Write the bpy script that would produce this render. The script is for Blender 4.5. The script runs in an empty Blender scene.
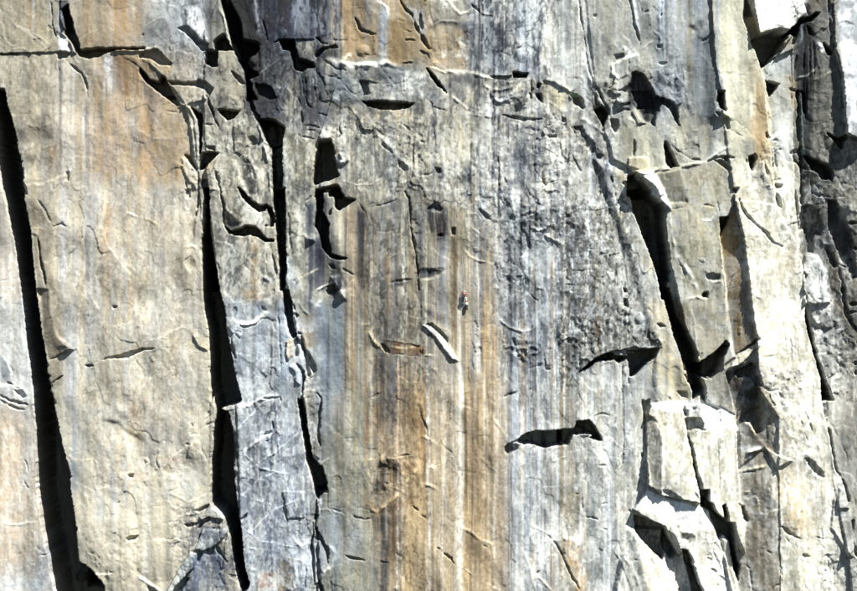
import bpy, bmesh, math
import numpy as np
from mathutils import Vector

# ------------------------------------------------------------------ camera, sky, sun, exposure
SC = bpy.context.scene
M = 0.15                      # metres per survey unit (one unit = one photo pixel on the wall)
CX, CY, Z0 = 428.5, 295.5, 300.0
def w3(x, y, h=0.0):          # survey coordinates (right, down, out of the wall) -> world
    return Vector(((x - CX) * M, -h * M, Z0 + (CY - y) * M))

cam_data = bpy.data.cameras.new("camera")
cam = bpy.data.objects.new("camera", cam_data)
SC.collection.objects.link(cam)
DIST = 420.0
cam.location = (0, -DIST, Z0)
cam.rotation_euler = (math.radians(90), 0, 0)
cam_data.sensor_width = 36
cam_data.lens = 36 * DIST / (857 * M)
cam_data.clip_end = 5000
SC.camera = cam

SUN = Vector((0.44, -0.45, 0.777)).normalized()
ELEV = math.asin(SUN.z)
AZ = math.atan2(SUN.x, SUN.y)
world = bpy.data.worlds.new("World"); SC.world = world; world.use_nodes = True
wn = world.node_tree; wn.nodes.clear()
sky = wn.nodes.new("ShaderNodeTexSky"); sky.sky_type = 'NISHITA'; sky.sun_disc = False
sky.sun_elevation = ELEV; sky.sun_rotation = AZ; sky.altitude = 2000; sky.dust_density = 0.3
bg = wn.nodes.new("ShaderNodeBackground"); bg.inputs[1].default_value = 0.05
wo = wn.nodes.new("ShaderNodeOutputWorld")
wn.links.new(sky.outputs[0], bg.inputs[0]); wn.links.new(bg.outputs[0], wo.inputs[0])
sd = bpy.data.lights.new("sun", 'SUN'); sd.energy = 5.0; sd.angle = math.radians(0.5); sd.color = (1.0, 0.985, 0.95)
sun = bpy.data.objects.new("sun", sd); SC.collection.objects.link(sun)
sun.rotation_euler = SUN.to_track_quat('Z', 'Y').to_euler(); sun.location = (60, -60, 400)
SC.view_settings.view_transform = 'Standard'; SC.view_settings.look = 'None'
SC.view_settings.exposure = 1.40; SC.view_settings.gamma = 1.0

# ------------------------------------------------------------------ survey grid of the wall
STEP = 0.8
X0, X1, Y0, Y1 = -60.0, 918.0, -60.0, 652.0
xs = np.arange(X0, X1, STEP, dtype=np.float32); ys = np.arange(Y0, Y1, STEP, dtype=np.float32)
NX, NY = len(xs), len(ys)
X, Y = np.meshgrid(xs, ys)
rng = np.random.RandomState(7)

def vnoise(u, v, seed):
    r = np.random.RandomState(seed); L = r.rand(256, 256).astype(np.float32)
    iu = np.floor(u).astype(np.int32); iv = np.floor(v).astype(np.int32)
    fu = u - iu; fv = v - iv
    fu = fu * fu * (3 - 2 * fu); fv = fv * fv * (3 - 2 * fv)
    iu &= 255; iv &= 255; iu1 = (iu + 1) & 255; iv1 = (iv + 1) & 255
    a = L[iv, iu]; b = L[iv, iu1]; c = L[iv1, iu]; d = L[iv1, iu1]
    return (a + (b - a) * fu) * (1 - fv) + (c + (d - c) * fu) * fv
def fbm(sx, sy, seed, octs=3, x=None, y=None, gain=0.5):
    x = X if x is None else x; y = Y if y is None else y
    o = 0; amp = 1; tot = 0
    for i in range(octs):
        o = o + amp * (vnoise(x / sx * 2 ** i + 31.7 * i + seed, y / sy * 2 ** i + 17.3 * i, seed + i) * 2 - 1)
        tot += amp; amp *= gain
    return o / tot
def ridged(sx, sy, seed, octs=2):
    return 1 - np.abs(fbm(sx, sy, seed, octs)) * 2.2

W1 = fbm(16, 22, 1, 2); W2 = fbm(16, 22, 5, 2); W3 = fbm(3.2, 3.2, 9, 2); W4 = fbm(3.2, 3.2, 12, 2)
XW = X + 1.3 * W1 + 0.8 * W3; YW = Y + 1.3 * W2 + 0.8 * W4
STK1 = fbm(2.2, 90, 20, 2); STK2 = fbm(7, 160, 23, 3); STK3 = fbm(1.3, 30, 27, 1)
ANI = fbm(7, 9, 37, 2)
BLOT = fbm(28, 40, 30, 4); GR = fbm(2.4, 2.4, 33, 2)

def facets(cw, ch, seed, warp=0.35, slope=0.22, off=1.0):
    """broken rock: every cell is a little plane with its own tilt"""
    u = (X + warp * cw * W1 * 1.6 + 0.12 * Y * 0) / cw; v = (Y + warp * ch * W2 * 1.6) / ch
    r = np.random.RandomState(seed); J = r.rand(64, 64, 5).astype(np.float32)
    iu = np.floor(u).astype(np.int32); iv = np.floor(v).astype(np.int32)
    best = np.full(u.shape, 9e9, np.float32); h = np.zeros_like(u)
    for dj in (-1, 0, 1):
        for di in (-1, 0, 1):
            a = iu + di; b = iv + dj; c = J[b & 63, a & 63]
            du = u - (a + c[..., 0]); dv = v - (b + c[..., 1])
            d = du * du + dv * dv; m = d < best
            hh = (c[..., 2] - .5) * 2 * slope * du * cw + (c[..., 3] - .5) * 2 * slope * dv * ch + (c[..., 4] - .5) * off
            best = np.where(m, d, best); h = np.where(m, hh, h)
    return h
F1 = facets(34, 60, 41, slope=0.16, off=1.6)
F2 = facets(11, 17, 43, slope=0.30, off=1.2)
F3 = facets(4.5, 6.5, 45, slope=0.45, off=0.8)
PIT = ridged(5, 5, 50, 2)

H = np.zeros_like(X); RUF = np.full_like(X, 0.15)
def srgb(c):
    c = np.array(c, np.float32) / 255.0
    return np.where(c <= 0.04045, c / 12.92, ((c + 0.055) / 1.055) ** 2.4).astype(np.float32)
KALB = 0.48
def col(c):
    c = np.array(c, np.float32); g = c.mean(); return srgb(g + (c - g) * SAT) * KALB * HUE
SAT = 0.94; HUE = np.array([.965, 1.0, 1.035], np.float32)
COL = np.zeros(X.shape + (3,), np.float32); COL[:] = col((188, 182, 164))

SO = {}
for r_, (a_, b_) in enumerate(zip((0, 95, 190, 290, 390, 491), (0, 95, 190, 290, 390, 483))):
    for c_ in range(5): SO[(c_, r_)] = (140.0 * c_, float(a_), 5.910)
    SO[(5, r_)] = (700.0, float(b_), 5.459)
def P(c, r, s):
    a = np.array([float(t) for t in s.replace(',', ' ').split()], np.float32).reshape(-1, 2)
    if c < 0: return a
    ox, oy, k = SO[(c, r)]
    return a / k + np.array([ox, oy], np.float32)
def crop(p, pad):
    i0 = int(max(0, (p[:, 0].min() - pad - X0) / STEP)); i1 = int(min(NX, (p[:, 0].max() + pad - X0) / STEP + 2))
    j0 = int(max(0, (p[:, 1].min() - pad - Y0) / STEP)); j1 = int(min(NY, (p[:, 1].max() + pad - Y0) / STEP + 2))
    return (slice(j0, max(j1, j0)), slice(i0, max(i1, i0)))
def seg_dist(p, x, y, closed=False):
    """distance, signed side (+ = right-hand side of travel, y down), parameter 0..1 along"""
    n = len(p); segs = [(i, (i + 1) % n) for i in range(n if closed else n - 1)]
    L = [np.hypot(*(p[b] - p[a])) for a, b in segs]; T = max(sum(L), 1e-6)
    best = np.full(x.shape, 1e9, np.float32); sd_ = np.zeros_like(best); par = np.zeros_like(best); acc = 0
    for (a, b), l in zip(segs, L):
        ax, ay = p[a]; dx, dy = p[b] - p[a]; q = max(dx * dx + dy * dy, 1e-9)
        t = np.clip(((x - ax) * dx + (y - ay) * dy) / q, 0, 1)
        ex = x - ax - t * dx; ey = y - ay - t * dy
        d = ex * ex + ey * ey; m = d < best
        best = np.where(m, d, best); sd_ = np.where(m, dx * ey - dy * ex, sd_)
        par = np.where(m, (acc + t * l) / T, par); acc += l
    return np.sqrt(best), np.sign(sd_), par
def inside(p, x, y):
    r = np.zeros(x.shape, bool); n = len(p)
    for i in range(n):
        x1, y1 = p[i]; x2, y2 = p[(i + 1) % n]
        if y1 == y2: continue
        c = ((y1 > y) != (y2 > y)) & (x < (x2 - x1) * (y - y1) / (y2 - y1) + x1)
        r ^= c
    return r
def sstep(t): t = np.clip(t, 0, 1); return t * t * (3 - 2 * t)
def pmask(p, soft, rag=1.0):
    s = crop(p, soft + 3)
    x = X[s] + (XW[s] - X[s]) * rag; y = Y[s] + (YW[s] - Y[s]) * rag
    d, _, _ = seg_dist(p, x, y, True); ins = inside(p, x, y)
    sd_ = np.where(ins, d, -d)
    return s, sstep(sd_ / max(soft, .01) * .5 + .5)

def cl(c, r, pts, d=14, soft=1.0, rag=0.9):          # cleft: a deep recess of the given outline
    s, m = pmask(P(c, r, pts), soft, rag); H[s] -= d * (4.0 if d > 8 else 1.1) * m
def up(c, r, pts, h=3, soft=.6, rag=0.8):           # raised block or flake
    s, m = pmask(P(c, r, pts), soft, rag); H[s] += h * m
def tl(c, r, pts, gx, gy, soft=1.5, h=0.0, pivot=None):   # tilt a face
    p = P(c, r, pts); s, m = pmask(p, soft, .8)
    px, py = p.mean(0) if pivot is None else P(c, r, pivot)[0]
    H[s] += m * (gx * (X[s] - px) + gy * (Y[s] - py) + h)
def lv(c, r, pts, h, gx=0.0, gy=0.0, soft=0.5):      # set the level of a big slab
    p = P(c, r, pts); s, m = pmask(p, soft, .7); px, py = p.mean(0)
    H[s] = H[s] * (1 - m) + m * (h + gx * (X[s] - px) + gy * (Y[s] - py))
def ck(c, r, pts, w=1.5, d=5, taper=True, rag=1.0):  # crack
    p = P(c, r, pts); s = crop(p, w + 4)
    x = X[s] + (XW[s] - X[s]) * rag; y = Y[s] + (YW[s] - Y[s]) * rag
    dd, _, t = seg_dist(p, x, y); ww = w * .31 * np.clip(.9 + 1.3 * ANI[s], .1, 1.6) * (np.clip(np.minimum(t, 1 - t) * 3.2 + .08, 0, 1) if taper else 1)
    m = sstep((ww - dd) / .7 * .5 + .5) * np.clip(ww / .45, 0, 1)
    H[s] -= d * (.42 if d < 5 else .8) * m
def rg(c, r, pts, w=2, h=2.5, colr=None, a=.8, fall=None):      # rib: catches sun on its upper right, shades its lower left
    p = P(c, r, pts); s = crop(p, w * 2 + 12)
    x = X[s] + (XW[s] - X[s]) * .6; y = Y[s] + (YW[s] - Y[s]) * .6
    dd, sg, t = seg_dist(p, x, y); tp = np.clip(np.minimum(t, 1 - t) * 5 + .2, 0, 1)
    H[s] += h * .40 * tp * np.clip(.75 + 1.3 * ANI[s], .05, 1.6) * np.exp(-(dd / (w * .55)) ** 2)
    if colr is None:      # bright edge highlight painted as a paler line along the rib
        m = (np.clip(1.2 - dd / (w * .7), 0, 1) * .35 * np.clip(tp * 2, 0, 1))[..., None]; COL[s] = COL[s] * (1 - m) + col((226, 222, 206)) * m
    if colr is not None:
        m = (np.clip(1.25 - dd / (w * .75), 0, 1) * a * np.clip(tp * 2, 0, 1))[..., None]
        COL[s] = COL[s] * (1 - m) + col(colr) * m
def lp(c, r, pts, h=3, fall=10.0, soft=.8):          # lip: right-hand side of travel stands out, fading away
    p = P(c, r, pts); s = crop(p, fall * 3)
    x = X[s] + (XW[s] - X[s]) * .8; y = Y[s] + (YW[s] - Y[s]) * .8
    dd, sg, t = seg_dist(p, x, y); tp = np.clip(np.minimum(t, 1 - t) * 6, 0, 1)
    H[s] += h * tp * sstep(dd * sg / soft * .5 + .5) * np.exp(-dd / fall)
def bu(c, r, x, y, rx, ry, h, p_=1.0):               # rounded bulge or hollow
    q = P(c, r, "%f %f" % (x, y))[0]; R = max(rx, ry); s = crop(np.array([q]), R * 1.1)
    d = ((XW[s] - q[0]) / rx) ** 2 + ((YW[s] - q[1]) / ry) ** 2
    H[s] += h * np.clip(1 - d, 0, 1) ** p_
M1 = fbm(3.4, 9, 120, 3); M2 = fbm(10, 26, 124, 3); M3 = fbm(2.0, 3.0, 128, 2)
MI1 = fbm(9, 11, 140, 3); MI2 = fbm(22, 26, 143, 3); MI3 = fbm(3.5, 4, 146, 2)
def mo(pts, colr, cover=.4, a=.6, mix=(1, .7, .6), soft=14, seed=0, iso=False):      # blotchy lichen and mineral bloom
    s, m = pmask(P(-1, -1, pts), soft, 3.0)
    A, B, C_ = (np.roll(q, (seed * 37, seed * 61), (0, 1))[s] for q in ((MI1, MI2, MI3) if iso else (M1, M2, M3)))
    n = mix[0] * A + mix[1] * B + mix[2] * C_ + (0 if iso else .25) * STK1[s]
    m = (m * a * sstep((n - (.42 - cover)) * 3.2))[..., None]; COL[s] = COL[s] * (1 - m) + col(colr) * m
def curtain(x0, x1, y0, y1, n, pal, a=.4, wmin=1.2, wmax=5, seed=0, starts=None):   # many runs of water stain, each starting at a seep or a ledge
    r = np.random.RandomState(500 + seed)
    for _ in range(n):
        w = wmin + (wmax - wmin) * r.rand() ** 2; x = r.uniform(x0, x1)
        ys_ = (starts[r.randint(len(starts))] + r.uniform(-4, 8)) if starts and r.rand() < .6 else r.uniform(y0, y0 + .6 * (y1 - y0))
        ye = min(y1 + 20, ys_ + (y1 - y0) * r.uniform(.25, 1.0))
        st(x, ys_, ye, w, pal[r.randint(len(pal))], a * r.uniform(.5, 1.2), x1=x + r.uniform(-1.5, 2.5), fray=1.2, top=r.uniform(4, 30), bot=r.uniform(20, 90))
def ro(c, r, pts, a, soft=6):                        # roughness of the broken surface
    s, m = pmask(P(c, r, pts), soft, 2.0); RUF[s] = RUF[s] * (1 - m) + a * m
def pt(c, r, pts, colr, a=.6, soft=5, streak=.0, rag=1.5):       # tint of a shape: mineral stains, also painted shade and lit tops
    s, m = pmask(P(c, r, pts), soft, rag)
    m = m * a
    if streak: m = np.clip(m * (1 + streak * (STK1[s] * 1.0 + STK2[s] * 1.6)), 0, 1)
    m = m[..., None]; COL[s] = COL[s] * (1 - m) + col(colr) * m
def st(x0, y0, y1, w, colr, a=.6, x1=None, fray=1.0, top=14, bot=30):      # mineral streak run down the wall
    x1 = x0 if x1 is None else x1
    p = np.array([[x0, y0], [x1, y1]], np.float32); s = crop(p, w * 2 + 4)
    t = (Y[s] - y0) / max(y1 - y0, 1); cxx = x0 + (x1 - x0) * t + 1.2 * W1[s]
    d = np.abs(X[s] - cxx) / (w * .5)
    m = np.clip(1.35 - d * (1 - .25 * STK3[s]), 0, 1) ** .8 * sstep((Y[s] - y0) / top) * sstep((y1 - Y[s]) / bot)
    m = np.clip(m * a * (1 + fray * (.6 * STK1[s] + .5 * STK3[s] + .35 * GR[s])), 0, 1)[..., None]
    COL[s] = COL[s] * (1 - m) + col(colr) * m

TAN=(200,178,138); ORA=(190,150,98); CRM=(218,206,176); BGR=(160,170,182); PBL=(196,206,214); WHT=(238,236,226)
SLA=(70,78,96); GRY=(150,151,146); DGR=(108,108,104); BRN=(142,110,74); DBR=(96,76,56); PGR=(190,192,186)

# ------------------------------------------------------------------ 1. the big slabs and faces
BAND_A = "-14 -62 -6 40 -2 90 5 90 15 132 22 162 25 200 32 236 37 290 44 343 51 390 61 434 70 472 73 506 79 560 92 570 104 586 108 655 62 655 55 591 51 567 44 533 38 489 37 431 33 390 27 332 21 279 12 225 4 190 0 165 -6 110 -24 20 -30 -62"
W = -1
lv(W, W, "-62 -62 -10 -62 3 90 12 200 30 300 44 400 60 500 70 655 -62 655", 0, -.02, .01)                # outer left wall
H[:] = np.where(X > 20, 8, 0)
lv(W, W, "-62 -62 -10 -62 3 90 12 200 30 300 44 400 60 500 70 655 -62 655", 0, -.02, .01)
lv(W, W, "-4 -62 62 -62 60 53 0 55", 10, -.03, .02)
lv(W, W, "60 -62 225 -62 215 60 206 125 190 112 150 56 75 54 62 20", 9, -.03, .0)
lv(W, W, "-2 56 140 52 175 90 195 118 200 190 206 300 211 400 210 480 222 540 232 655 90 655 76 520 62 440 44 340 30 250 20 170 2 100", 8.5, -.02, .004)
lv(W, W, "205 30 222 -5 236 50 252 110 270 150 276 200 285 260 298 340 302 400 312 470 322 520 322 655 245 655 240 480 236 400 222 300 210 210 205 120", 9, -.03, .004)
lv(W, W, "225 -62 345 -62 345 60 318 140 320 190 360 200 385 300 385 500 330 560 318 500 300 340 285 250 276 180 262 120 240 60", 4, .0, .0)
lv(W, W, "330 -62 580 -62 600 100 630 200 668 320 708 410 690 655 322 655 320 500 345 400 336 300 330 190 320 140 340 60", 6, .0, .0, soft=9)
# right hand part
lv(W, W, "578 -62 720 -62 720 60 728 160 640 172 612 160 596 100", 12, .06, .0, soft=1.2)
lv(W, W, "595 160 628 176 668 320 708 410 735 480 660 530 650 420 655 345 630 260", 9, -.04, 0, soft=5)
lv(W, W, "632 172 728 158 733 205 722 225 728 300 722 345 695 372 680 310 668 260 662 212 655 190", 17, -.10, .0)
lv(W, W, "719 235 733 211 742 240 756 339 733 355 726 300", 9, .42, .0)                                   # tan side face
lv(W, W, "728 160 760 158 800 200 806 311 824 400 850 560 850 655 776 655 772 560 768 480 756 400 755 340 742 240 733 200", 17, -.13, .02)
lv(W, W, "706 -62 741 -62 741 20 760 71 769 98 771 140 775 205 733 200 726 150 713 60", 16, -.10, .0)      # long pale slab
lv(W, W, "742 -62 806 -62 806 20 770 60 755 34", 14, -.10, .25)
lv(W, W, "764 100 769 60 792 50 793 200 800 250 775 210", 7, -.05, .05)
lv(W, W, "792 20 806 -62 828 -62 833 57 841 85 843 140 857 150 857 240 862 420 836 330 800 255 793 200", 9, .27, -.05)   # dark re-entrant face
lv(W, W, "828 -62 925 -62 925 150 858 142 843 135 841 85 833 57", 18, -.16, .08)
lv(W, W, "800 255 812 252 826 270 832 300 858 330 925 330 925 655 853 655 846 556 831 480 826 400 806 311", 9, -.03, .05)
lv(W, W, "724 372 750 360 757 390 776 417 778 591 778 655 742 655 739 560 735 414", 10, .30, .02)
lv(W, W, "645 424 650 404 674 400 686 417 691 458 700 502 661 495 647 485", 15, -.12, .10)
lv(W, W, "684 404 712 402 735 414 739 492 744 553 732 530 701 500 694 470", 14, -.12, .10)
lv(W, W, "632 509 647 489 661 495 701 507 712 526 725 560 732 591 736 655 700 655 690 570 672 534 652 520", 20, -.10, .20)
lv(W, W, "640 531 660 545 672 570 682 600 680 655 600 655 620 560", 10, -.10, .0, soft=3)

#
H += 2.6 * fbm(60, 90, 60, 3) + 1.0 * fbm(16, 34, 66, 3)

# ------------------------------------------------------------------ 2. broad colour of the rock, lit tops and shaded faces painted in
def PW(pts, colr, a=.7, soft=10, streak=.4, rag=2.5): pt(W, W, pts, colr, a, soft, streak, rag)
PW("-62 -62 10 90 20 200 35 300 50 400 60 655 -62 655", (212,200,186), .8)
PW("-62 300 30 300 36 400 -62 400", (200,206,208), .6)
PW("-62 410 8 410 28 430 36 500 40 560 -20 570 -62 560", (226,204,174), .7)
PW("0 -62 62 -62 60 54 0 54", (176,164,134), .8)
PW("75 -62 150 -62 148 50 78 52", (192,160,118), .75)
PW("0 60 200 56 205 200 210 350 208 500 120 591 90 540 50 380 20 180", (206,196,168), .8)
PW("92 60 150 52 188 110 182 185 92 180", (202,166,118), .75)
PW("98 190 200 190 205 300 110 330 100 260", (208,192,160), .6)
PW("128 200 195 180 202 240 205 330 150 330", (212,206,186), .7)
PW("50 360 205 350 208 470 180 500 120 591 90 591 75 500 60 430", (208,202,180), .7)
PW("70 500 140 480 200 500 180 591 96 591", (226,212,184), .6)
PW("130 40 205 0 215 0 215 110 196 118 170 60", (160,158,152), .8)
PW("140 -62 215 -62 205 60 180 40 150 50", (190,194,196), .7)
PW("195 90 236 80 262 150 275 240 285 300 250 330 215 300 206 180", (192,184,162), .8)
PW("222 300 300 300 312 480 320 655 250 655 240 470 225 340", (168,178,188), .85)
PW("216 -62 345 -62 340 42 300 42 262 120 240 80", (88,98,118), .85, 5)
PW("260 55 330 55 320 140 282 140 262 120", (150,152,148), .8, 5)
PW("283 130 318 135 330 180 316 220 325 300 318 400 300 330 284 240", (194,190,170), .8)
PW("308 300 355 300 352 420 335 480 322 440 316 360", (146,156,162), .8)
PW("332 -62 400 -62 396 62 344 62", (196,164,118), .8)
PW("388 -62 428 -62 430 70 396 60", (176,150,106), .8)
PW("330 64 420 68 430 100 540 80 560 120 560 190 430 200 340 190 335 110", (198,190,166), .85, 14)
PW("420 20 470 30 470 72 430 66", (200,170,124), .7)
PW("470 -62 560 -62 545 80 470 74", (178,186,192), .8)
PW("540 -62 582 -62 600 100 545 90", (212,212,200), .8)
PW("345 190 430 200 430 350 440 420 345 430", (166,156,132), .75)
PW("352 60 425 64 430 100 380 112 335 100 330 70", (150,155,154), .7, 5)
PW("430 196 506 196 512 420 450 430", (192,170,128), .7, 18)
PW("455 290 504 290 508 655 460 655", (206,174,122), .75)
PW("500 200 560 200 560 400 502 400", (152,160,164), .75, 16)
PW("506 390 556 390 556 655 510 655", (198,204,204), .8, 14)
PW("556 400 582 400 582 440 582 655 556 655", (208,186,140), .7)
PW("560 200 640 180 660 345 590 355 560 400", (184,182,164), .7)
PW("580 360 640 360 645 470 640 655 582 655", (206,208,198), .8)
PW("365 390 430 390 455 655 395 655 362 500", (190,166,128), .7)
PW("320 440 368 400 366 655 322 655", (168,168,150), .8)
PW("322 510 352 505 366 540 340 570 325 560", (156,164,170), .7)
PW("400 500 455 480 458 655 400 655", (214,186,138), .7)
PW("578 -62 660 -62 655 70 600 80", (186,184,168), .8)
PW("655 -62 718 -62 720 160 650 165 655 60", (186,190,190), .8)
PW("690 40 712 30 722 110 700 120 690 90", (132,142,148), .8, 5)  # shading of the concave face painted in grey
PW("600 120 720 120 722 160 600 172", (200,194,168), .7)
PW("700 -62 770 -62 775 210 735 200 715 60", (214,208,180), .9, 2, .2)
PW("748 60 768 98 772 190 755 200 748 130", (206,180,136), .6, 3)
PW("742 -62 806 -62 800 36 756 34", (240,236,226), .95, 1, .05)
PW("764 60 792 50 795 200 775 200", (206,206,194), .8, 3)
PW("795 0 828 -62 833 57 843 140 857 150 857 380 838 340 800 250", (146,142,130), .8, 4)  # left-facing face painted darker for its shade
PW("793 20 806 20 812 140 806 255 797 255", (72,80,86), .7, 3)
PW("832 -62 925 -62 925 150 843 140 840 85", (222,224,222), .95, 2, .1)
PW("843 140 925 140 925 220 862 240 845 180", (176,170,152), .8, 3)
PW("845 230 925 220 925 400 860 400", (140,132,114), .8, 4)
PW("632 172 720 165 728 300 722 350 690 370", (196,186,152), .75, 3, .5)
PW("650 175 665 175 676 240 700 330 690 350 664 250", (222,214,192), .7, 3)
PW("595 165 630 176 668 320 705 405 640 400 655 340", (218,204,166), .8, 4)
PW("719 236 733 211 742 240 748 290 756 339 733 355 726 300", (176,142,92), .85, 1, .4)
PW("736 220 742 240 756 339 744 345 738 290", (150,140,118), .8, 2)
PW("733 160 800 165 806 311 826 400 850 600 780 655 768 480 756 340 742 240", (226,218,196), .85, 2, .2)
PW("802 255 826 262 834 300 850 420 826 390 806 311", (206,204,196), .85, 2, .2)
PW("830 330 925 330 925 655 860 655 840 500", (190,182,164), .7, 4)
PW("724 372 757 360 776 417 778 655 742 655 736 480", (168,156,134), .85, 2, .35)  # side face turned from the sun, its shade painted in brown
PW("650 404 735 414 744 553 720 530 690 505 647 485", (220,212,188), .85, 2, .15)
PW("662 400 712 400 736 416 730 428 704 425 690 412 665 412", (246,242,228), .9, 2, .1)  # sunlit block tops painted near white
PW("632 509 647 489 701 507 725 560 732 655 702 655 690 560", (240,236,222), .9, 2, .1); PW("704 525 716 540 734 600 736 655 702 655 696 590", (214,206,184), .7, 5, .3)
PW("770 470 800 460 806 530 780 540", (220,194,150), .6, 5)
PW("822 530 850 560 925 560 925 655 820 655", (222,222,214), .8, 3)

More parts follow.
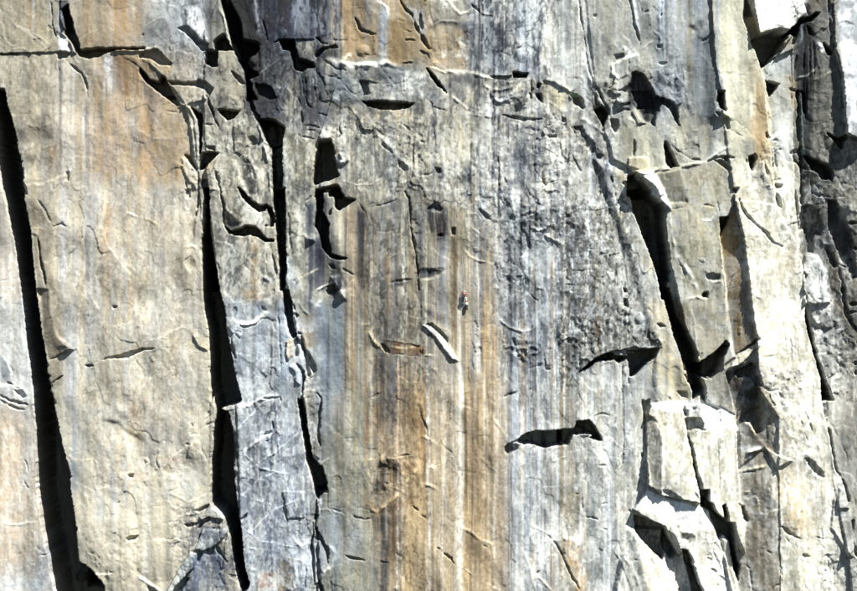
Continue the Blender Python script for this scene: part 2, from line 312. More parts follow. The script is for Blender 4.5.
# ------------------------------------------------------------------ 3. mineral streaks run down the wall
for a in [
 (31,-60,55,5,(170,132,92),.4),(35,-60,56,3,PBL,.5),(62,-20,300,3,BGR,.7),(65,180,300,8,PBL,.75),(70,300,420,10,(176,192,206),.7),
 (62,55,190,2.6,(84,96,120),.8),(58.5,60,180,3,PBL,.5),(88,98,200,2.4,(96,108,130),.8),(85,100,195,3,PBL,.4),(65,60,190,3,(206,206,196),.5),(90,95,330,2.5,(130,142,160),.8),(92,180,400,12,(188,196,202),.65),
 (80,60,190,6,(204,160,106),.5),(110,50,110,9,(214,222,226),.8),(118,100,350,5,(212,206,186),.5),(108,200,300,10,(212,168,112),.5),
 (126,120,300,8,(210,196,164),.5),(54,140,180,6,(188,140,88),.6),(47,100,190,8,(150,146,132),.5),(75,330,500,6,(170,186,198),.6),(80,395,470,7,(196,204,206),.6),
 (103,380,540,6,(190,194,186),.5),(84,420,500,3,(140,150,160),.4),(160,330,420,7,(206,210,204),.4),
 (150,60,180,10,(186,140,86),.35),(183,320,430,5,(222,216,196),.4),(13,-60,50,5,(210,190,160),.4),(100,-60,50,7,(150,150,140),.4),(118,-60,40,14,(200,160,110),.5),(134,-60,40,6,(206,206,196),.4),
 # third slab
 (254,220,310,12,(196,168,120),.6),(232,330,400,8,(200,208,212),.6),(262,330,420,10,(196,204,208),.5),(272,320,655,2,(90,96,106),.7),(284,400,655,6,(190,198,204),.6),(292,260,480,5,(206,208,204),.5),(297,400,500,2,(110,120,134),.6),
 (255,420,520,14,(120,130,146),.5),(268,480,591,10,(110,120,140),.5),(238,430,560,6,(150,156,160),.4),(205,500,600,10,(120,134,156),.4),(218,510,560,8,(190,182,158),.5),
 # dark top
 (230,-60,60,8,(56,62,78),.6),(256,-60,50,5,(160,164,168),.6),(248,-20,60,10,(50,58,76),.6),(270,-60,40,14,(64,74,96),.8),(283,-60,45,10,(54,62,84),.8),(298,-60,40,12,(160,168,178),.7),(306,-60,36,8,(150,158,168),.6),(313,-60,40,4,(64,72,92),.7),(321,-60,40,3,(180,160,120),.6),
 (316,-60,70,3,(50,56,74),.7),(335,-60,60,7,(206,172,124),.6),(325,-60,60,4,(80,86,96),.6),(345,-60,60,6,(180,146,104),.5),(357,20,62,8,(206,168,112),.6),(374,0,64,7,(206,168,112),.5),(384,0,70,10,(190,204,216),.8),(371,-60,40,10,(196,196,186),.4),(366,-60,60,3,(190,190,190),.5),(300,45,100,6,(90,96,110),.5),(312,70,140,8,(120,126,140),.5),
 (290,65,130,12,(196,182,146),.5),(318,60,110,10,(150,158,166),.5),
 # centre
 (311,230,330,4,(52,60,100),.8),(317,236,300,4,(70,78,112),.7),(330,220,290,6,(70,78,92),.5),(340,205,300,3,(216,206,170),.5),(351,205,400,10,(176,134,88),.7),(347,210,300,4,(110,92,70),.5),(362,205,300,9,(70,74,80),.75),(371,240,340,7,(92,94,92),.6),(366,260,420,3,(120,96,66),.6),
 (378,215,420,4,(170,166,146),.5),(386,210,330,5,(126,126,120),.5),(394,230,350,5,(110,114,114),.5),(402,200,340,4,(196,190,164),.6),(408,220,340,6,(190,184,156),.5),(414,200,260,6,(200,196,180),.5),(373,360,430,12,(120,112,96),.6),(388,355,440,7,(84,96,112),.7),(398,358,440,6,(200,150,90),.6),(405,358,470,5,(156,118,76),.6),(411,357,430,3,(196,198,190),.6),(417,358,400,2,(180,184,180),.6),(424,358,655,6,(150,128,90),.5),
 (320,300,430,10,(130,144,156),.6),(328,300,430,4,(106,118,134),.5),(338,300,400,8,(150,164,172),.6),(346,300,420,3,(110,112,112),.5),(332,380,655,6,(172,180,178),.5),(338,400,520,2,(120,112,92),.5),(356,380,500,4,(192,184,150),.5),(368,395,470,7,(156,124,88),.6),(378,395,450,6,(164,132,94),.5),(393,390,455,4,(96,112,128),.7),(412,390,520,9,(146,110,72),.5),(406,420,480,8,(216,196,150),.5),
 (436,195,260,6,(60,72,100),.4),(440,200,330,12,(150,160,168),.7),(445,230,420,4,(190,198,204),.5),(453,230,350,6,(130,104,70),.7),(458,200,655,5,(214,208,184),.8),(449,330,440,3,(150,128,92),.5),(453,355,440,8,(150,166,178),.6),(462,340,420,2,(120,100,76),.5),(466,200,300,6,(196,186,156),.5),(488,240,420,10,(202,170,116),.45),(478,260,340,8,(204,174,120),.4),(497,270,360,4,(160,140,100),.5),
 (502,290,655,2.4,(110,112,110),.5),(512,260,300,12,(56,64,82),.7),(513,290,330,7,(50,60,88),.85),(508,200,300,7,(150,160,170),.5),(506,350,420,5,(206,214,216),.6),(515,350,420,8,(90,104,130),.6),(522,200,400,6,(126,134,146),.5),(530,310,400,7,(150,150,140),.5),(537,230,330,4,(170,150,110),.6),(543,240,300,5,(120,126,134),.5),(551,250,655,6,(186,152,100),.65),(547,320,430,8,(190,200,204),.7),(541,310,400,4,(200,202,196),.5),
 (560,200,300,6,(150,156,160),.5),(568,330,420,9,(140,116,76),.6),(563,350,420,4,(200,160,90),.5),(598,290,350,5,(190,140,80),.7),(590,280,350,6,(200,200,180),.5),(606,300,350,8,(140,138,120),.4),(575,300,360,8,(204,206,200),.5),
 (440,380,655,14,(206,178,128),.5),(456,395,655,9,(206,210,204),.75),(465,390,510,5,(86,84,84),.8),(471,390,655,2,(120,104,80),.7),(475,390,500,2.2,(100,92,78),.7),(468,390,655,1.5,(220,206,168),.5),(484,380,600,4,(176,142,92),.4),(494,400,655,8,(204,172,126),.45),(508,385,655,1.8,(90,94,96),.7),(514,395,655,1.5,(110,124,140),.7),(518,390,450,7,(160,176,196),.7),(522,450,540,10,(184,198,212),.6),(529,450,600,9,(216,218,208),.6),
 (542,400,540,3,(190,160,112),.6),(547,400,440,7,(196,210,220),.6),(546,445,470,5,(120,130,140),.6),(552,470,560,6,(206,212,208),.6),(561,400,430,8,(160,116,66),.7),(573,395,425,9,(170,120,66),.6),(577,395,425,2.5,(150,84,44),.6),(560,440,470,10,(196,150,92),.6),(570,450,530,12,(216,190,146),.6),(560,490,520,8,(170,130,80),.5),(576,520,600,9,(208,172,118),.6),(591,370,560,10,(190,200,200),.5),(585,440,520,10,(190,196,188),.5),
 (600,380,560,7,(190,184,160),.5),(610,380,600,6,(200,210,216),.5),(618,370,560,3,(170,160,136),.5),(623,365,460,3,(90,96,106),.7),(628,370,470,8,(146,158,174),.8),(633,360,480,2,(220,214,186),.6),(640,380,490,7,(226,220,196),.6),(605,470,591,14,(170,184,204),.5),(612,520,655,10,(176,190,206),.5),(590,500,600,4,(150,150,146),.4),
 # centre upper
 (473,0,76,7,(146,158,178),.7),(481,-60,72,4,(56,66,88),.85),(487,10,74,6,(200,206,206),.6),(500,20,74,10,(74,84,106),.75),(494,20,74,5,(176,180,176),.5),(480,80,110,4,(90,92,92),.6),(492,80,130,4,(64,72,90),.8),(496,120,195,4,(90,98,110),.7),(498,155,192,4,(40,46,70),.8),(487,150,190,6,(110,118,128),.6),(476,60,90,14,(120,124,128),.6),(452,70,92,14,(170,136,90),.5),(434,70,200,4,(110,118,130),.6),(436,120,180,10,(226,220,200),.5),
 (520,110,190,14,(150,158,168),.5),(508,110,130,8,(90,94,100),.6),(530,-60,70,14,(206,212,214),.6),(520,-60,20,8,(200,202,200),.5),(557,-60,80,6,(150,158,160),.5),(550,-60,60,6,(220,210,186),.5),(565,-60,90,10,(206,212,210),.6),(574,0,90,5,(160,166,166),.5),(543,40,82,5,(190,160,116),.5),(570,130,200,8,(210,212,206),.5),(600,140,220,4,(120,126,134),.6),(606,150,210,5,(80,90,116),.7),(613,150,220,4,(190,192,188),.5),(596,150,210,3,(150,154,156),.5),(617,220,350,5,(130,136,138),.7),(622,230,330,3,(190,196,194),.5),
 # right
 (678,-60,50,6,(156,146,116),.6),(688,-60,110,7,(158,148,116),.6),(661,-60,60,4,(206,216,226),.7),(665,-60,60,2,(110,120,134),.5),(672,-60,100,8,(206,210,208),.6),(698,-60,30,12,(190,202,212),.6),(640,-60,60,20,(160,164,162),.5),(586,-60,90,9,(216,204,180),.6),(600,-60,90,12,(196,190,170),.4),(680,95,160,14,(206,196,160),.5),(705,120,160,6,(196,180,140),.4),
 (753,60,130,3,(236,230,206),.6),(757,80,200,5,(206,174,122),.6),(733,0,120,6,(226,222,200),.4),(722,0,80,3,(190,190,170),.4),
 (670,200,300,12,(180,174,146),.5),(690,200,290,10,(176,176,156),.5),(682,300,360,6,(160,140,104),.5),(694,300,360,6,(176,168,140),.5),(704,290,350,6,(150,136,108),.5),(715,230,350,5,(214,206,170),.5),(645,210,300,6,(226,196,140),.6),(655,260,340,5,(220,190,136),.6),
 (728,240,350,8,(190,148,90),.5),(786,340,420,5,(160,146,116),.4),(792,230,400,3,(190,180,150),.5),(800,320,420,4,(200,186,150),.4),(765,0,20,1,WHT,.1),
 (758,480,560,6,(150,140,120),.4),(748,480,591,8,(96,84,70),.5),(766,430,520,8,(90,90,90),.5),(786,480,560,8,(226,200,156),.5),(796,470,530,6,(236,226,200),.5),(806,480,591,5,(210,190,156),.4),
 (840,420,540,14,(180,174,160),.4),(815,30,130,12,(112,112,104),.5),(806,30,260,3,(40,48,56),.7),(801,30,250,2,(60,70,74),.6),(797,100,200,4,(170,166,140),.6),(823,100,160,14,(128,124,108),.5),(815,-60,15,14,(120,112,96),.6),
 ]: st(*a)

SL2=(84,92,106); BG2=(156,166,176); CH=(66,70,78); OCH=(184,158,112); PAL_T=(214,204,178)
curtain(345, 430, 200, 400, 90, [SL2, CH, BG2, PAL_T, OCH, PGR, (120,104,84)], .42, 1, 5, 1, [205, 212, 240])
curtain(430, 505, 195, 655, 90, [OCH, PAL_T, BG2, SL2, (150,128,96), WHT], .36, 1, 5, 2, [200, 250, 340])
curtain(500, 560, 80, 655, 120, [SL2, CH, BG2, PBL, WHT, PGR], .42, 1, 6, 3, [80, 110, 200, 260, 340])
curtain(556, 660, 120, 655, 120, [BG2, PBL, WHT, SL2, (150,146,128), OCH, PGR], .36, 1, 6, 4, [130, 200, 360, 372])
curtain(335, 445, 105, 200, 60, [SL2, WHT, PGR, BG2, PAL_T], .38, 1, 5, 5, [106, 112])
curtain(468, 545, -60, 80, 50, [SL2, CH, WHT, BG2, PBL], .45, 1, 5, 6); curtain(545, 600, -60, 100, 40, [BG2, WHT, PGR], .35, 1, 5, 7); curtain(225, 345, -60, 130, 70, [CH, SL2, BG2, (40,46,62)], .45, 1, 6, 8)
curtain(330, 470, -60, 66, 40, [OCH, PAL_T, BG2, PGR], .35, 1.5, 7, 9); curtain(580, 720, -60, 160, 60, [BG2, PGR, (150,146,130), PBL], .3, 1.5, 8, 10)
curtain(10, 205, 55, 655, 30, [PBL, PAL_T, WHT, BG2, OCH], .20, 3, 12, 11, [56, 60]); curtain(0, 215, -60, 52, 40, [BG2, PAL_T, PGR, OCH], .3, 2, 9, 12)
curtain(225, 322, 200, 655, 70, [SL2, BG2, PBL, PGR, PAL_T, DGR], .32, 1, 6, 13, [220, 340, 402]); curtain(320, 445, 380, 655, 80, [(150,140,116), BG2, OCH, (120,96,70), PAL_T, SL2], .36, 1, 6, 14, [385, 400, 470])
curtain(640, 735, 165, 410, 50, [(150,146,124), PGR, PAL_T, BG2], .34, 1.5, 6, 15, [172, 290]); curtain(730, 860, 160, 655, 45, [PGR, PAL_T, WHT, (170,164,146)], .24, 1.5, 8, 16)
curtain(300, 345, 60, 200, 30, [SL2, BG2, OCH, PGR], .4, 1, 5, 17)
H += 3.4 * fbm(34, 48, 160, 2) + 2.2 * fbm(60, 90, 60, 3) + .8 * fbm(16, 34, 66, 3)
tl(W, W, "690 30 712 20 726 118 700 122", .22, .05, 6, 1.0)

# ------------------------------------------------------------------ 4. cracks, clefts, flakes, ledges: sector by sector
cl(W, W, BAND_A, 34)
# --- sector 0,0 .. 0,5
ck(0,0,"300 5 312 60 318 120 325 180 345 250",1.8,5); cl(0,0,"372 60 405 30 412 70 435 130 445 180 470 260 482 300 560 296 640 292 700 289 860 285 860 291 700 296 640 312 600 337 530 352 480 332 455 300 430 250 385 200 400 170",9)
pt(0,0,"350 0 405 0 435 130 440 185 390 195 375 100",(70,74,84),.8,2); pt(0,0,"350 220 395 225 450 320 360 305",(228,228,224),.8,2); tl(0,0,"350 215 400 225 460 322 355 308",-.1,.25)
cl(0,0,"345 315 425 320 400 345 350 352",8); ck(0,0,"0 325 160 322 250 328 345 326",1.0,3); ck(0,0,"390 355 440 400 490 440 512 510 525 590",2.2,5); ck(0,0,"345 345 355 420 360 590",1.6,3)
pt(0,0,"685 330 760 340 830 440 830 560 740 570 690 520",(150,108,62),.6,4,.8); pt(0,0,"720 330 800 360 857 420 857 455 800 410 730 350",(80,62,44),.7,2); ck(0,0,"730 345 790 380 857 425",1.6,2.5)
rg(0,0,"0 60 100 150 240 220 320 280",1.6,.8); rg(0,0,"80 140 160 190 290 290",1.5,.8); rg(0,0,"0 200 50 240",1.5,.8); rg(0,0,"60 310 130 285 200 320",1.5,1.2,(226,206,172),.5); rg(0,0,"470 240 540 200 570 190",2,1.2,(220,204,170),.4)
ro(0,0,"0 340 150 380 150 591 40 591 0 500",.4)
rg(0,1,"130 160 200 190 260 185 320 165",1.8,1.2,(220,210,186),.4); rg(0,1,"110 345 200 348 290 310 345 290",1.5,.9,(214,200,164),.4); rg(0,1,"165 540 260 530 330 505 390 470 440 425",3.2,2.2,(236,224,198),.6); rg(0,1,"390 480 340 530 290 590",1.6,1)
pt(0,1,"90 150 320 190 300 260 110 300",(132,128,120),.5,4); pt(0,1,"120 210 190 260 180 300 120 270",(110,106,110),.5,3); pt(0,1,"160 370 200 380 200 420 160 400",(104,100,100),.4,3); pt(0,1,"40 0 200 20 200 160 100 150",(150,144,124),.5,4)
bu(0,1,200,260,22,10,-1.2); bu(0,1,210,430,20,12,-1.4); cl(0,1,"395 455 415 455 410 510 395 500",2); rg(0,1,"740 240 790 262",1.6,1,(226,200,160),.5)
cl(0,1,"100 410 145 440 150 480 130 500 160 540 170 590 100 590",6)
ck(0,2,"230 60 280 130 320 210",3,2.5); ck(0,2,"300 185 325 217 370 198 420 235",1.8,4); pt(0,2,"180 60 280 120 300 200 180 220",(136,124,108),.5,4)
pt(0,2,"200 290 250 240 320 220 330 300 300 400 320 590 230 590",(130,126,112),.6,3); ck(0,2,"235 270 252 400 266 500 275 590",2.8,7); rg(0,2,"200 290 210 400 225 590",1.6,1,(200,206,190),.6); rg(0,2,"200 225 250 232 275 240",1.4,1.2,(226,200,160),.5); rg(0,2,"260 425 310 425 345 405",1.6,1.4,(222,206,176),.5)  # the grey tint paints the shade of the fold
rg(0,2,"748 132 790 150 820 158",2,1.8,(250,244,230),.9); rg(0,2,"660 350 740 430 830 500",3,.7); ck(0,2,"0 535 60 520",1.4,2); lp(0,2,"600 200 640 320 720 430 800 520",1.0,14)
tl(0,3,"230 0 290 0 300 120 350 270 440 350 385 372 290 410 262 300 250 100",.35,0,2); pt(0,3,"235 0 290 0 305 120 350 270 430 345 385 372 290 410 265 300",(122,112,98),.65,2)  # fold tilted, its shade also painted grey-brown
ck(0,3,"285 415 330 400 380 374",1.8,4); ck(0,3,"300 565 340 530 385 502",2.4,6); ck(0,3,"385 300 440 348 460 360",1.4,3); ck(0,3,"600 415 655 395 700 382",1.4,4); cl(0,3,"655 402 690 388 760 368 857 345 857 357 800 378 760 398 720 402",5); ck(0,3,"510 447 560 449",2.6,8); ck(0,3,"550 440 600 415",1,2); ck(0,3,"790 380 850 480",1.8,2.5); cl(0,3,"672 98 695 100 690 112 676 112",4)
pt(0,3,"290 415 380 420 400 560 300 580",(122,112,96),.5,3); ck(0,3,"0 372 40 410 75 480 60 545",1.6,3); ck(0,3,"45 548 80 560 120 590",3,6); pt(0,3,"0 385 50 430 70 500 0 540",(170,178,182),.6,4); lp(0,3,"545 0 560 60 600 130",1.2,9); tl(0,3,"0 375 45 420 75 490 60 560 0 560",.2,-.1)
ck(0,4,"0 32 60 62 120 72 170 88",3.4,6); ck(0,4,"0 58 60 95 150 122",2.2,5); cl(0,4,"90 0 130 5 150 35 130 50 110 30",4); ck(0,4,"125 380 155 430 165 480 190 500",1.2,3); ck(0,4,"140 520 155 560 180 590",1.3,3)
pt(0,4,"770 0 857 20 857 300 770 260 765 100",(146,116,80),.55,8); lp(0,4,"857 300 790 260 740 230 700 190 600 170",2.2,14,3); bu(0,4,700,420,22,38,3); bu(0,4,820,160,20,40,-2.5); rg(0,4,"730 250 770 340 772 440",4,1.8,(236,230,208),.6); bu(0,4,740,70,9,9,-1.2); bu(0,4,740,130,8,8,1)  # curved brown shade of the bulge painted in, bright arc beside it
rg(0,4,"400 378 440 402 500 410 620 402",1.6,1.2,(232,216,190),.6); cl(0,4,"760 498 790 498 790 515 765 518",4); ck(0,4,"400 385 440 440 500 450",1.2,1.5); pt(0,4,"420 410 480 420 490 591 425 591",(140,148,156),.5,4); ck(0,4,"655 515 700 515 760 500",1.2,2)
ro(0,4,"600 300 857 280 857 591 600 591",.5,20)
H_FIN = P(0,5,"375 245 392 245 402 300 410 400 402 480 395 560")
rg(0,5,"380 245 395 300 403 380 400 480 398 560",3.2,26,(170,176,176),.7); bu(0,5,390,575,7,6,24); cl(0,5,"440 450 500 460 560 490 600 535 618 591 618 640 430 640",22); rg(0,5,"345 310 340 360",2,14); rg(0,5,"375 405 355 420",2,12)
cl(0,5,"755 275 775 262 822 260 800 282 765 290",5); ck(0,5,"690 80 715 55",1.5,3); ck(0,5,"735 380 745 375",1.5,2); rg(0,5,"0 190 120 200 230 180",2,1.2); ck(0,5,"225 375 290 365",2.5,3); ck(0,5,"235 380 225 500",1.2,2); rg(0,5,"600 350 690 270",2,1.2); pt(0,5,"230 300 300 320 300 500 320 591 200 591 210 420",(150,160,170),.6,5); pt(0,5,"0 520 230 520 230 591 0 591",(196,206,206),.6,6)
bu(0,5,690,420,20,20,2); lp(0,5,"480 440 560 480 640 490 690 480",1.4,8); ro(0,5,"450 250 857 100 857 591 560 591",.5,12)
# --- sector 1
cl(1,0,"230 172 262 160 300 190 350 250 400 262 404 300 370 300 330 265 285 215 265 190",6); up(1,0,"275 60 330 50 375 90 392 180 400 250 365 250 320 200 275 150",3,3); pt(1,0,"285 60 325 60 360 110 390 170 398 240 365 235 325 185 280 140",(244,244,240),.9,2.5)
cl(1,0,"392 298 460 300 462 390 430 395 388 370",12); cl(1,0,"440 245 490 205 530 265 550 300 500 298 442 295",12); cl(1,0,"472 -300 515 -300 525 0 560 60 600 150 605 230 700 262 705 300 640 350 640 400 700 440 640 470 665 500 665 540 690 591 635 591 622 430 560 310 535 250 508 120 478 0",14)
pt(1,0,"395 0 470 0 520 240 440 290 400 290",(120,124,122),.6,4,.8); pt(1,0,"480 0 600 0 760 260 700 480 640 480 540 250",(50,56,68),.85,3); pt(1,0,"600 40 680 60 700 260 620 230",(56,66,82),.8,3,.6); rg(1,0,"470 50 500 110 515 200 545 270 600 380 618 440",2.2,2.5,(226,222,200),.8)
pt(1,0,"460 300 550 300 615 430 625 591 460 591",(186,176,150),.8,3,.5); pt(1,0,"50 120 130 105 180 150 200 250 120 260 40 200",(140,140,132),.6,4); rg(1,0,"40 160 100 120 140 110 180 140",1.5,1); 
cl(1,0,"0 312 60 302 112 298 150 345 195 385 185 392 120 386 60 350 0 338",8); cl(1,0,"0 404 40 455 100 535 215 591 180 515 130 450 165 440 120 400 60 362 0 330 0 345 60 380 120 440 100 450",0); cl(1,0,"0 408 20 420 60 470 110 490 130 450 150 460 175 510 215 591 180 591 90 530 40 480 0 430",9)
rg(1,0,"0 300 60 288 115 282",2,1.5,(238,230,206),.8); pt(1,0,"110 390 195 390 180 430 150 460 120 420",(232,206,150),.7,2); rg(1,0,"0 335 60 375 120 425 160 480",2.2,1.8,(230,220,192),.6); pt(1,0,"0 345 60 370 140 450 130 480 60 460 0 400",(140,128,104),.6,3)
cl(1,0,"175 483 260 490 345 482 345 470 400 492 440 530 405 591 412 560 380 525 320 508 250 503 190 502",8); up(1,0,"190 505 320 512 380 530 400 591 230 640 210 591",2.5); pt(1,0,"190 508 320 515 385 545 400 640 230 640",(226,216,188),.7,2); cl(1,0,"545 425 600 470 622 500 590 492 560 460",6)
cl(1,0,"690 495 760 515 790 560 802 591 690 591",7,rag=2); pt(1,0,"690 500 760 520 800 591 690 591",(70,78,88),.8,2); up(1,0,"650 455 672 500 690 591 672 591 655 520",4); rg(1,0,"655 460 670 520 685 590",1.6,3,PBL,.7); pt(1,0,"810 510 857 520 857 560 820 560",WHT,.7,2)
rg(1,0,"700 440 760 400 830 345",1.6,1.5,(190,196,196),.5); ck(1,0,"790 255 830 240 857 250",2.5,6); rg(1,0,"680 0 690 100 705 220",3.5,2.5,(176,178,176),.7); ck(1,0,"700 260 705 440",2,4); ck(1,0,"725 110 750 200 760 260",2,5); ro(1,0,"120 220 400 260 400 480 200 480",.8,5); ro(1,0,"600 150 857 240 857 591 660 591",.7,5); ck(1,0,"240 280 300 330 350 340",2.5,3); bu(1,0,670,360,6,6,3); ck(1,0,"20 200 30 215",2.5,3)
cl(1,1,"150 0 198 0 222 30 243 68 225 70 200 50",8,rag=.6); up(1,1,"262 62 310 80 345 140 355 220 352 340 345 430 325 400 312 300 305 200 285 120",3.5,1.2); pt(1,1,"265 62 310 82 345 145 353 220 345 420 325 390 312 250 285 120",(232,224,190),.8,2); cl(1,1,"312 82 345 100 372 108 376 135 372 200 362 330 352 350 357 220 345 140",9); ck(1,1,"355 330 350 430",1.6,6)
cl(1,1,"365 350 415 343 460 348 430 385 385 430 355 442",9); cl(1,1,"388 312 440 312 442 338 415 332",5); ck(1,1,"398 -10 415 60 440 120 470 192",3,8); cl(1,1,"470 90 530 95 590 98 560 132 520 150 495 125",9); ck(1,1,"380 172 445 176",1.8,4); cl(1,1,"268 355 300 362 330 425 330 436 300 405",7); ck(1,1,"545 185 560 140 590 125",2.5,3)
pt(1,1,"375 180 440 180 450 300 385 310",(222,214,190),.7,3); pt(1,1,"205 0 240 60 262 64 300 50 350 60 395 60 395 0",(220,210,186),.6,3); ck(1,1,"145 90 200 108 262 118",1.3,2.5); cl(1,1,"385 500 405 502 404 591 384 591",8); ck(1,1,"440 425 462 490 485 591",3.4,8); ck(1,1,"348 480 345 591",2,8); up(1,1,"250 370 300 400 330 440 345 500 330 560 280 500 252 440",2.5,2); pt(1,1,"250 375 300 405 335 450 335 540 290 500 255 440",(236,226,196),.7,3); ck(1,1,"265 505 290 591",3,5)
up(1,1,"410 400 440 380 455 360 440 430 400 500 380 500",3); pt(1,1,"400 390 450 372 440 420 395 500 370 500",(224,200,160),.5,3)
cl(1,1,"700 148 800 150 852 195 843 262 795 300 772 308 745 262 722 200",18); cl(1,1,"778 300 843 262 838 420 838 591 792 591 785 500 782 400",15); rg(1,1,"705 175 735 290 755 370 768 470 778 591",2.4,12,(228,222,200),.9)
pt(1,1,"640 -40 857 -40 857 175 800 150 700 150 650 120",(60,68,86),.8,3,.5); ro(1,1,"640 0 857 0 857 170 700 140",1.1,4); tl(1,1,"600 375 640 365 690 445 710 560 700 591 640 591 600 500",.45,-.2); pt(1,1,"600 375 640 365 690 445 710 591 640 591 600 480",(112,112,106),.7,3); rg(1,1,"630 330 690 370 720 450 740 560",4,2.2,(226,220,196),.6); ck(1,1,"640 300 720 285",1.5,3); bu(1,1,670,280,5,6,-3)  # shaded hollow: tilted and painted dark grey
ro(1,1,"260 0 660 0 640 591 340 591",.7,6); ro(1,1,"0 240 240 260 260 591 60 591",.2,6); rg(1,1,"0 210 80 260 200 260",2,.8); cl(1,1,"765 310 785 320 790 360 775 340",4)
tl(1,1,"300 440 420 430 450 560 300 591",.15,0); up(1,1,"560 180 620 150 640 300 600 360 560 340",2)
cl(1,2,"388 -10 408 -10 411 120 415 240 425 330 442 470 452 520 470 591 380 591 374 450 385 300 384 150",16); ck(1,2,"350 0 342 80 335 150",3.2,8,False); ck(1,2,"335 140 318 230 315 300",4,3); pt(1,2,"310 180 350 180 350 280 315 300",(90,66,50),.7,3); rg(1,2,"410 400 415 440",2.5,10,(220,180,140),.6)
ck(1,2,"475 0 500 90 498 180 520 240",3,7); cl(1,2,"512 218 540 248 600 232 625 212 665 215 705 240 738 288 790 300 788 307 740 306 700 270 650 262 610 274 560 262 530 252",10); cl(1,2,"582 -10 610 8 650 60 710 90 748 100 735 122 700 125 645 85 610 45",9); cl(1,2,"745 90 775 108 795 185 785 215 762 214 768 160",9); ck(1,2,"728 212 785 212",2.4,6)
cl(1,2,"786 -10 852 -10 856 300 862 591 832 591 822 450 805 260 792 100",20); pt(1,2,"575 20 640 90 720 130 725 210 665 200 600 110",(234,230,216),.75,3); pt(1,2,"495 60 590 160 620 210 530 235 500 170",(110,104,88),.7,3); tl(1,2,"500 90 600 190 540 235 505 200",.3,-.2); pt(1,2,"560 270 700 275 720 300 640 330 580 320",(234,222,196),.6,3)
rg(1,2,"725 510 750 525 780 540",4,3,(250,248,240),.9); cl(1,2,"268 0 298 0 296 50 272 52",4); ck(1,2,"270 60 280 120",2,2); rg(1,2,"275 345 310 335 340 350",2,1.5,(244,226,190),.7); rg(1,2,"10 165 60 180 110 210",2,1.2,(232,210,170),.6); bu(1,2,300,440,5,8,-1.5); pt(1,2,"280 380 325 390 325 470 285 460",(150,130,96),.6,3)
pt(1,2,"60 0 260 0 250 120 120 150 60 110",(170,172,166),.6,6); pt(1,2,"480 300 580 300 600 591 500 591",(196,198,190),.6,5); ck(1,2,"435 300 470 470 490 591",2.4,4); rg(1,2,"640 410 700 480 740 520",2.5,1.8,(232,220,190),.5); ck(1,2,"770 340 800 450 815 540",3,5); ck(1,2,"745 360 750 480",2,3); ck(1,2,"585 340 610 440 680 500",1.5,2); lp(1,2,"440 300 500 310 560 330",1.5,8)
cl(W,W,"209 332 212 400 213 390 217 410 212 458 211 502 224 516 231 536 237 574 243 591 248 588 249 584 244 567 241 526 234 478 232 427 228 412 220 408 240 401 241 400 234 368 227 332 218 279 212 243 206 211 203 240 203.5 286",34)
rg(1,3,"520 178 580 198 650 203 700 178 758 108",4.4,3.5,(246,244,234),.85); ck(1,3,"575 207 640 214 690 197 745 150",2,5); ck(1,3,"515 235 545 290 550 350 575 408",3.4,6); ck(1,3,"545 235 590 245 610 265",2,2.5); ck(1,3,"790 0 820 130 830 350 835 591",1.6,4,False); ck(1,3,"780 0 785 60",1.5,4)
rg(1,3,"780 400 720 490 670 580",2,1.6,(224,228,226),.6); lp(1,3,"405 360 350 330 310 262",2.5,7); ck(1,3,"308 265 320 310 360 345 402 362",1.8,3); rg(1,3,"310 245 330 260 400 345",2,1.5,(236,206,150),.5); lp(1,3,"50 305 140 270 250 215 300 225",.9,7); ck(1,3,"0 350 60 350 95 345",2.4,5); ck(1,3,"95 345 230 338",1,2); ck(1,3,"0 440 25 500",2.2,2); rg(1,3,"130 510 200 470 280 360",2,.7); ck(1,3,"40 320 55 300",1.5,2)
ro(1,3,"480 0 857 150 857 591 560 591",.5,6); pt(1,3,"610 0 720 0 720 60 620 70",(196,164,116),.5,3); rg(1,3,"600 70 680 55 720 10",1.5,1); bu(1,3,750,80,6,6,2.5)
rg(1,4,"455 104 500 95 560 82",2,1.8,(220,214,180),.6); rg(1,4,"590 85 640 95 700 60 760 40 820 30",3.2,3,(244,244,236),.8); ck(1,4,"725 48 830 44",3,6); rg(1,4,"605 368 650 335 700 300 790 245",3,3.5,(250,250,244),.9); ck(1,4,"735 262 790 240",3.4,5); ck(1,4,"745 305 790 280",3,5); rg(1,4,"580 545 640 480 690 405",1.6,1.5); rg(1,4,"600 508 660 520 770 535",1.6,1.6,(196,204,206),.5); rg(1,4,"670 445 760 465",1.6,1.4); rg(1,4,"800 475 857 500",1.6,1.3); rg(1,4,"690 260 740 250",1.5,1.5)
pt(1,4,"720 60 830 60 820 200 740 180",(70,78,88),.6,5,.8); pt(1,4,"560 230 590 300 600 420 550 430 540 270",(56,62,76),.6,3); pt(1,4,"620 110 680 130 680 280 640 240",(120,112,110),.5,4,.8); pt(1,4,"680 470 760 470 760 591 600 591 600 530",(108,116,130),.5,8); ck(1,4,"570 110 565 220",2,3); ck(1,4,"830 0 835 120",2,4); rg(1,4,"800 330 800 480",3,2,(214,218,216),.6); ck(1,4,"780 180 790 240",3.5,6)
for q in ["370 222 440 190","378 195 435 128","300 262 345 255","268 320 305 325","395 155 415 125","305 195 312 215"]: ck(1,4,q,2.2,3)
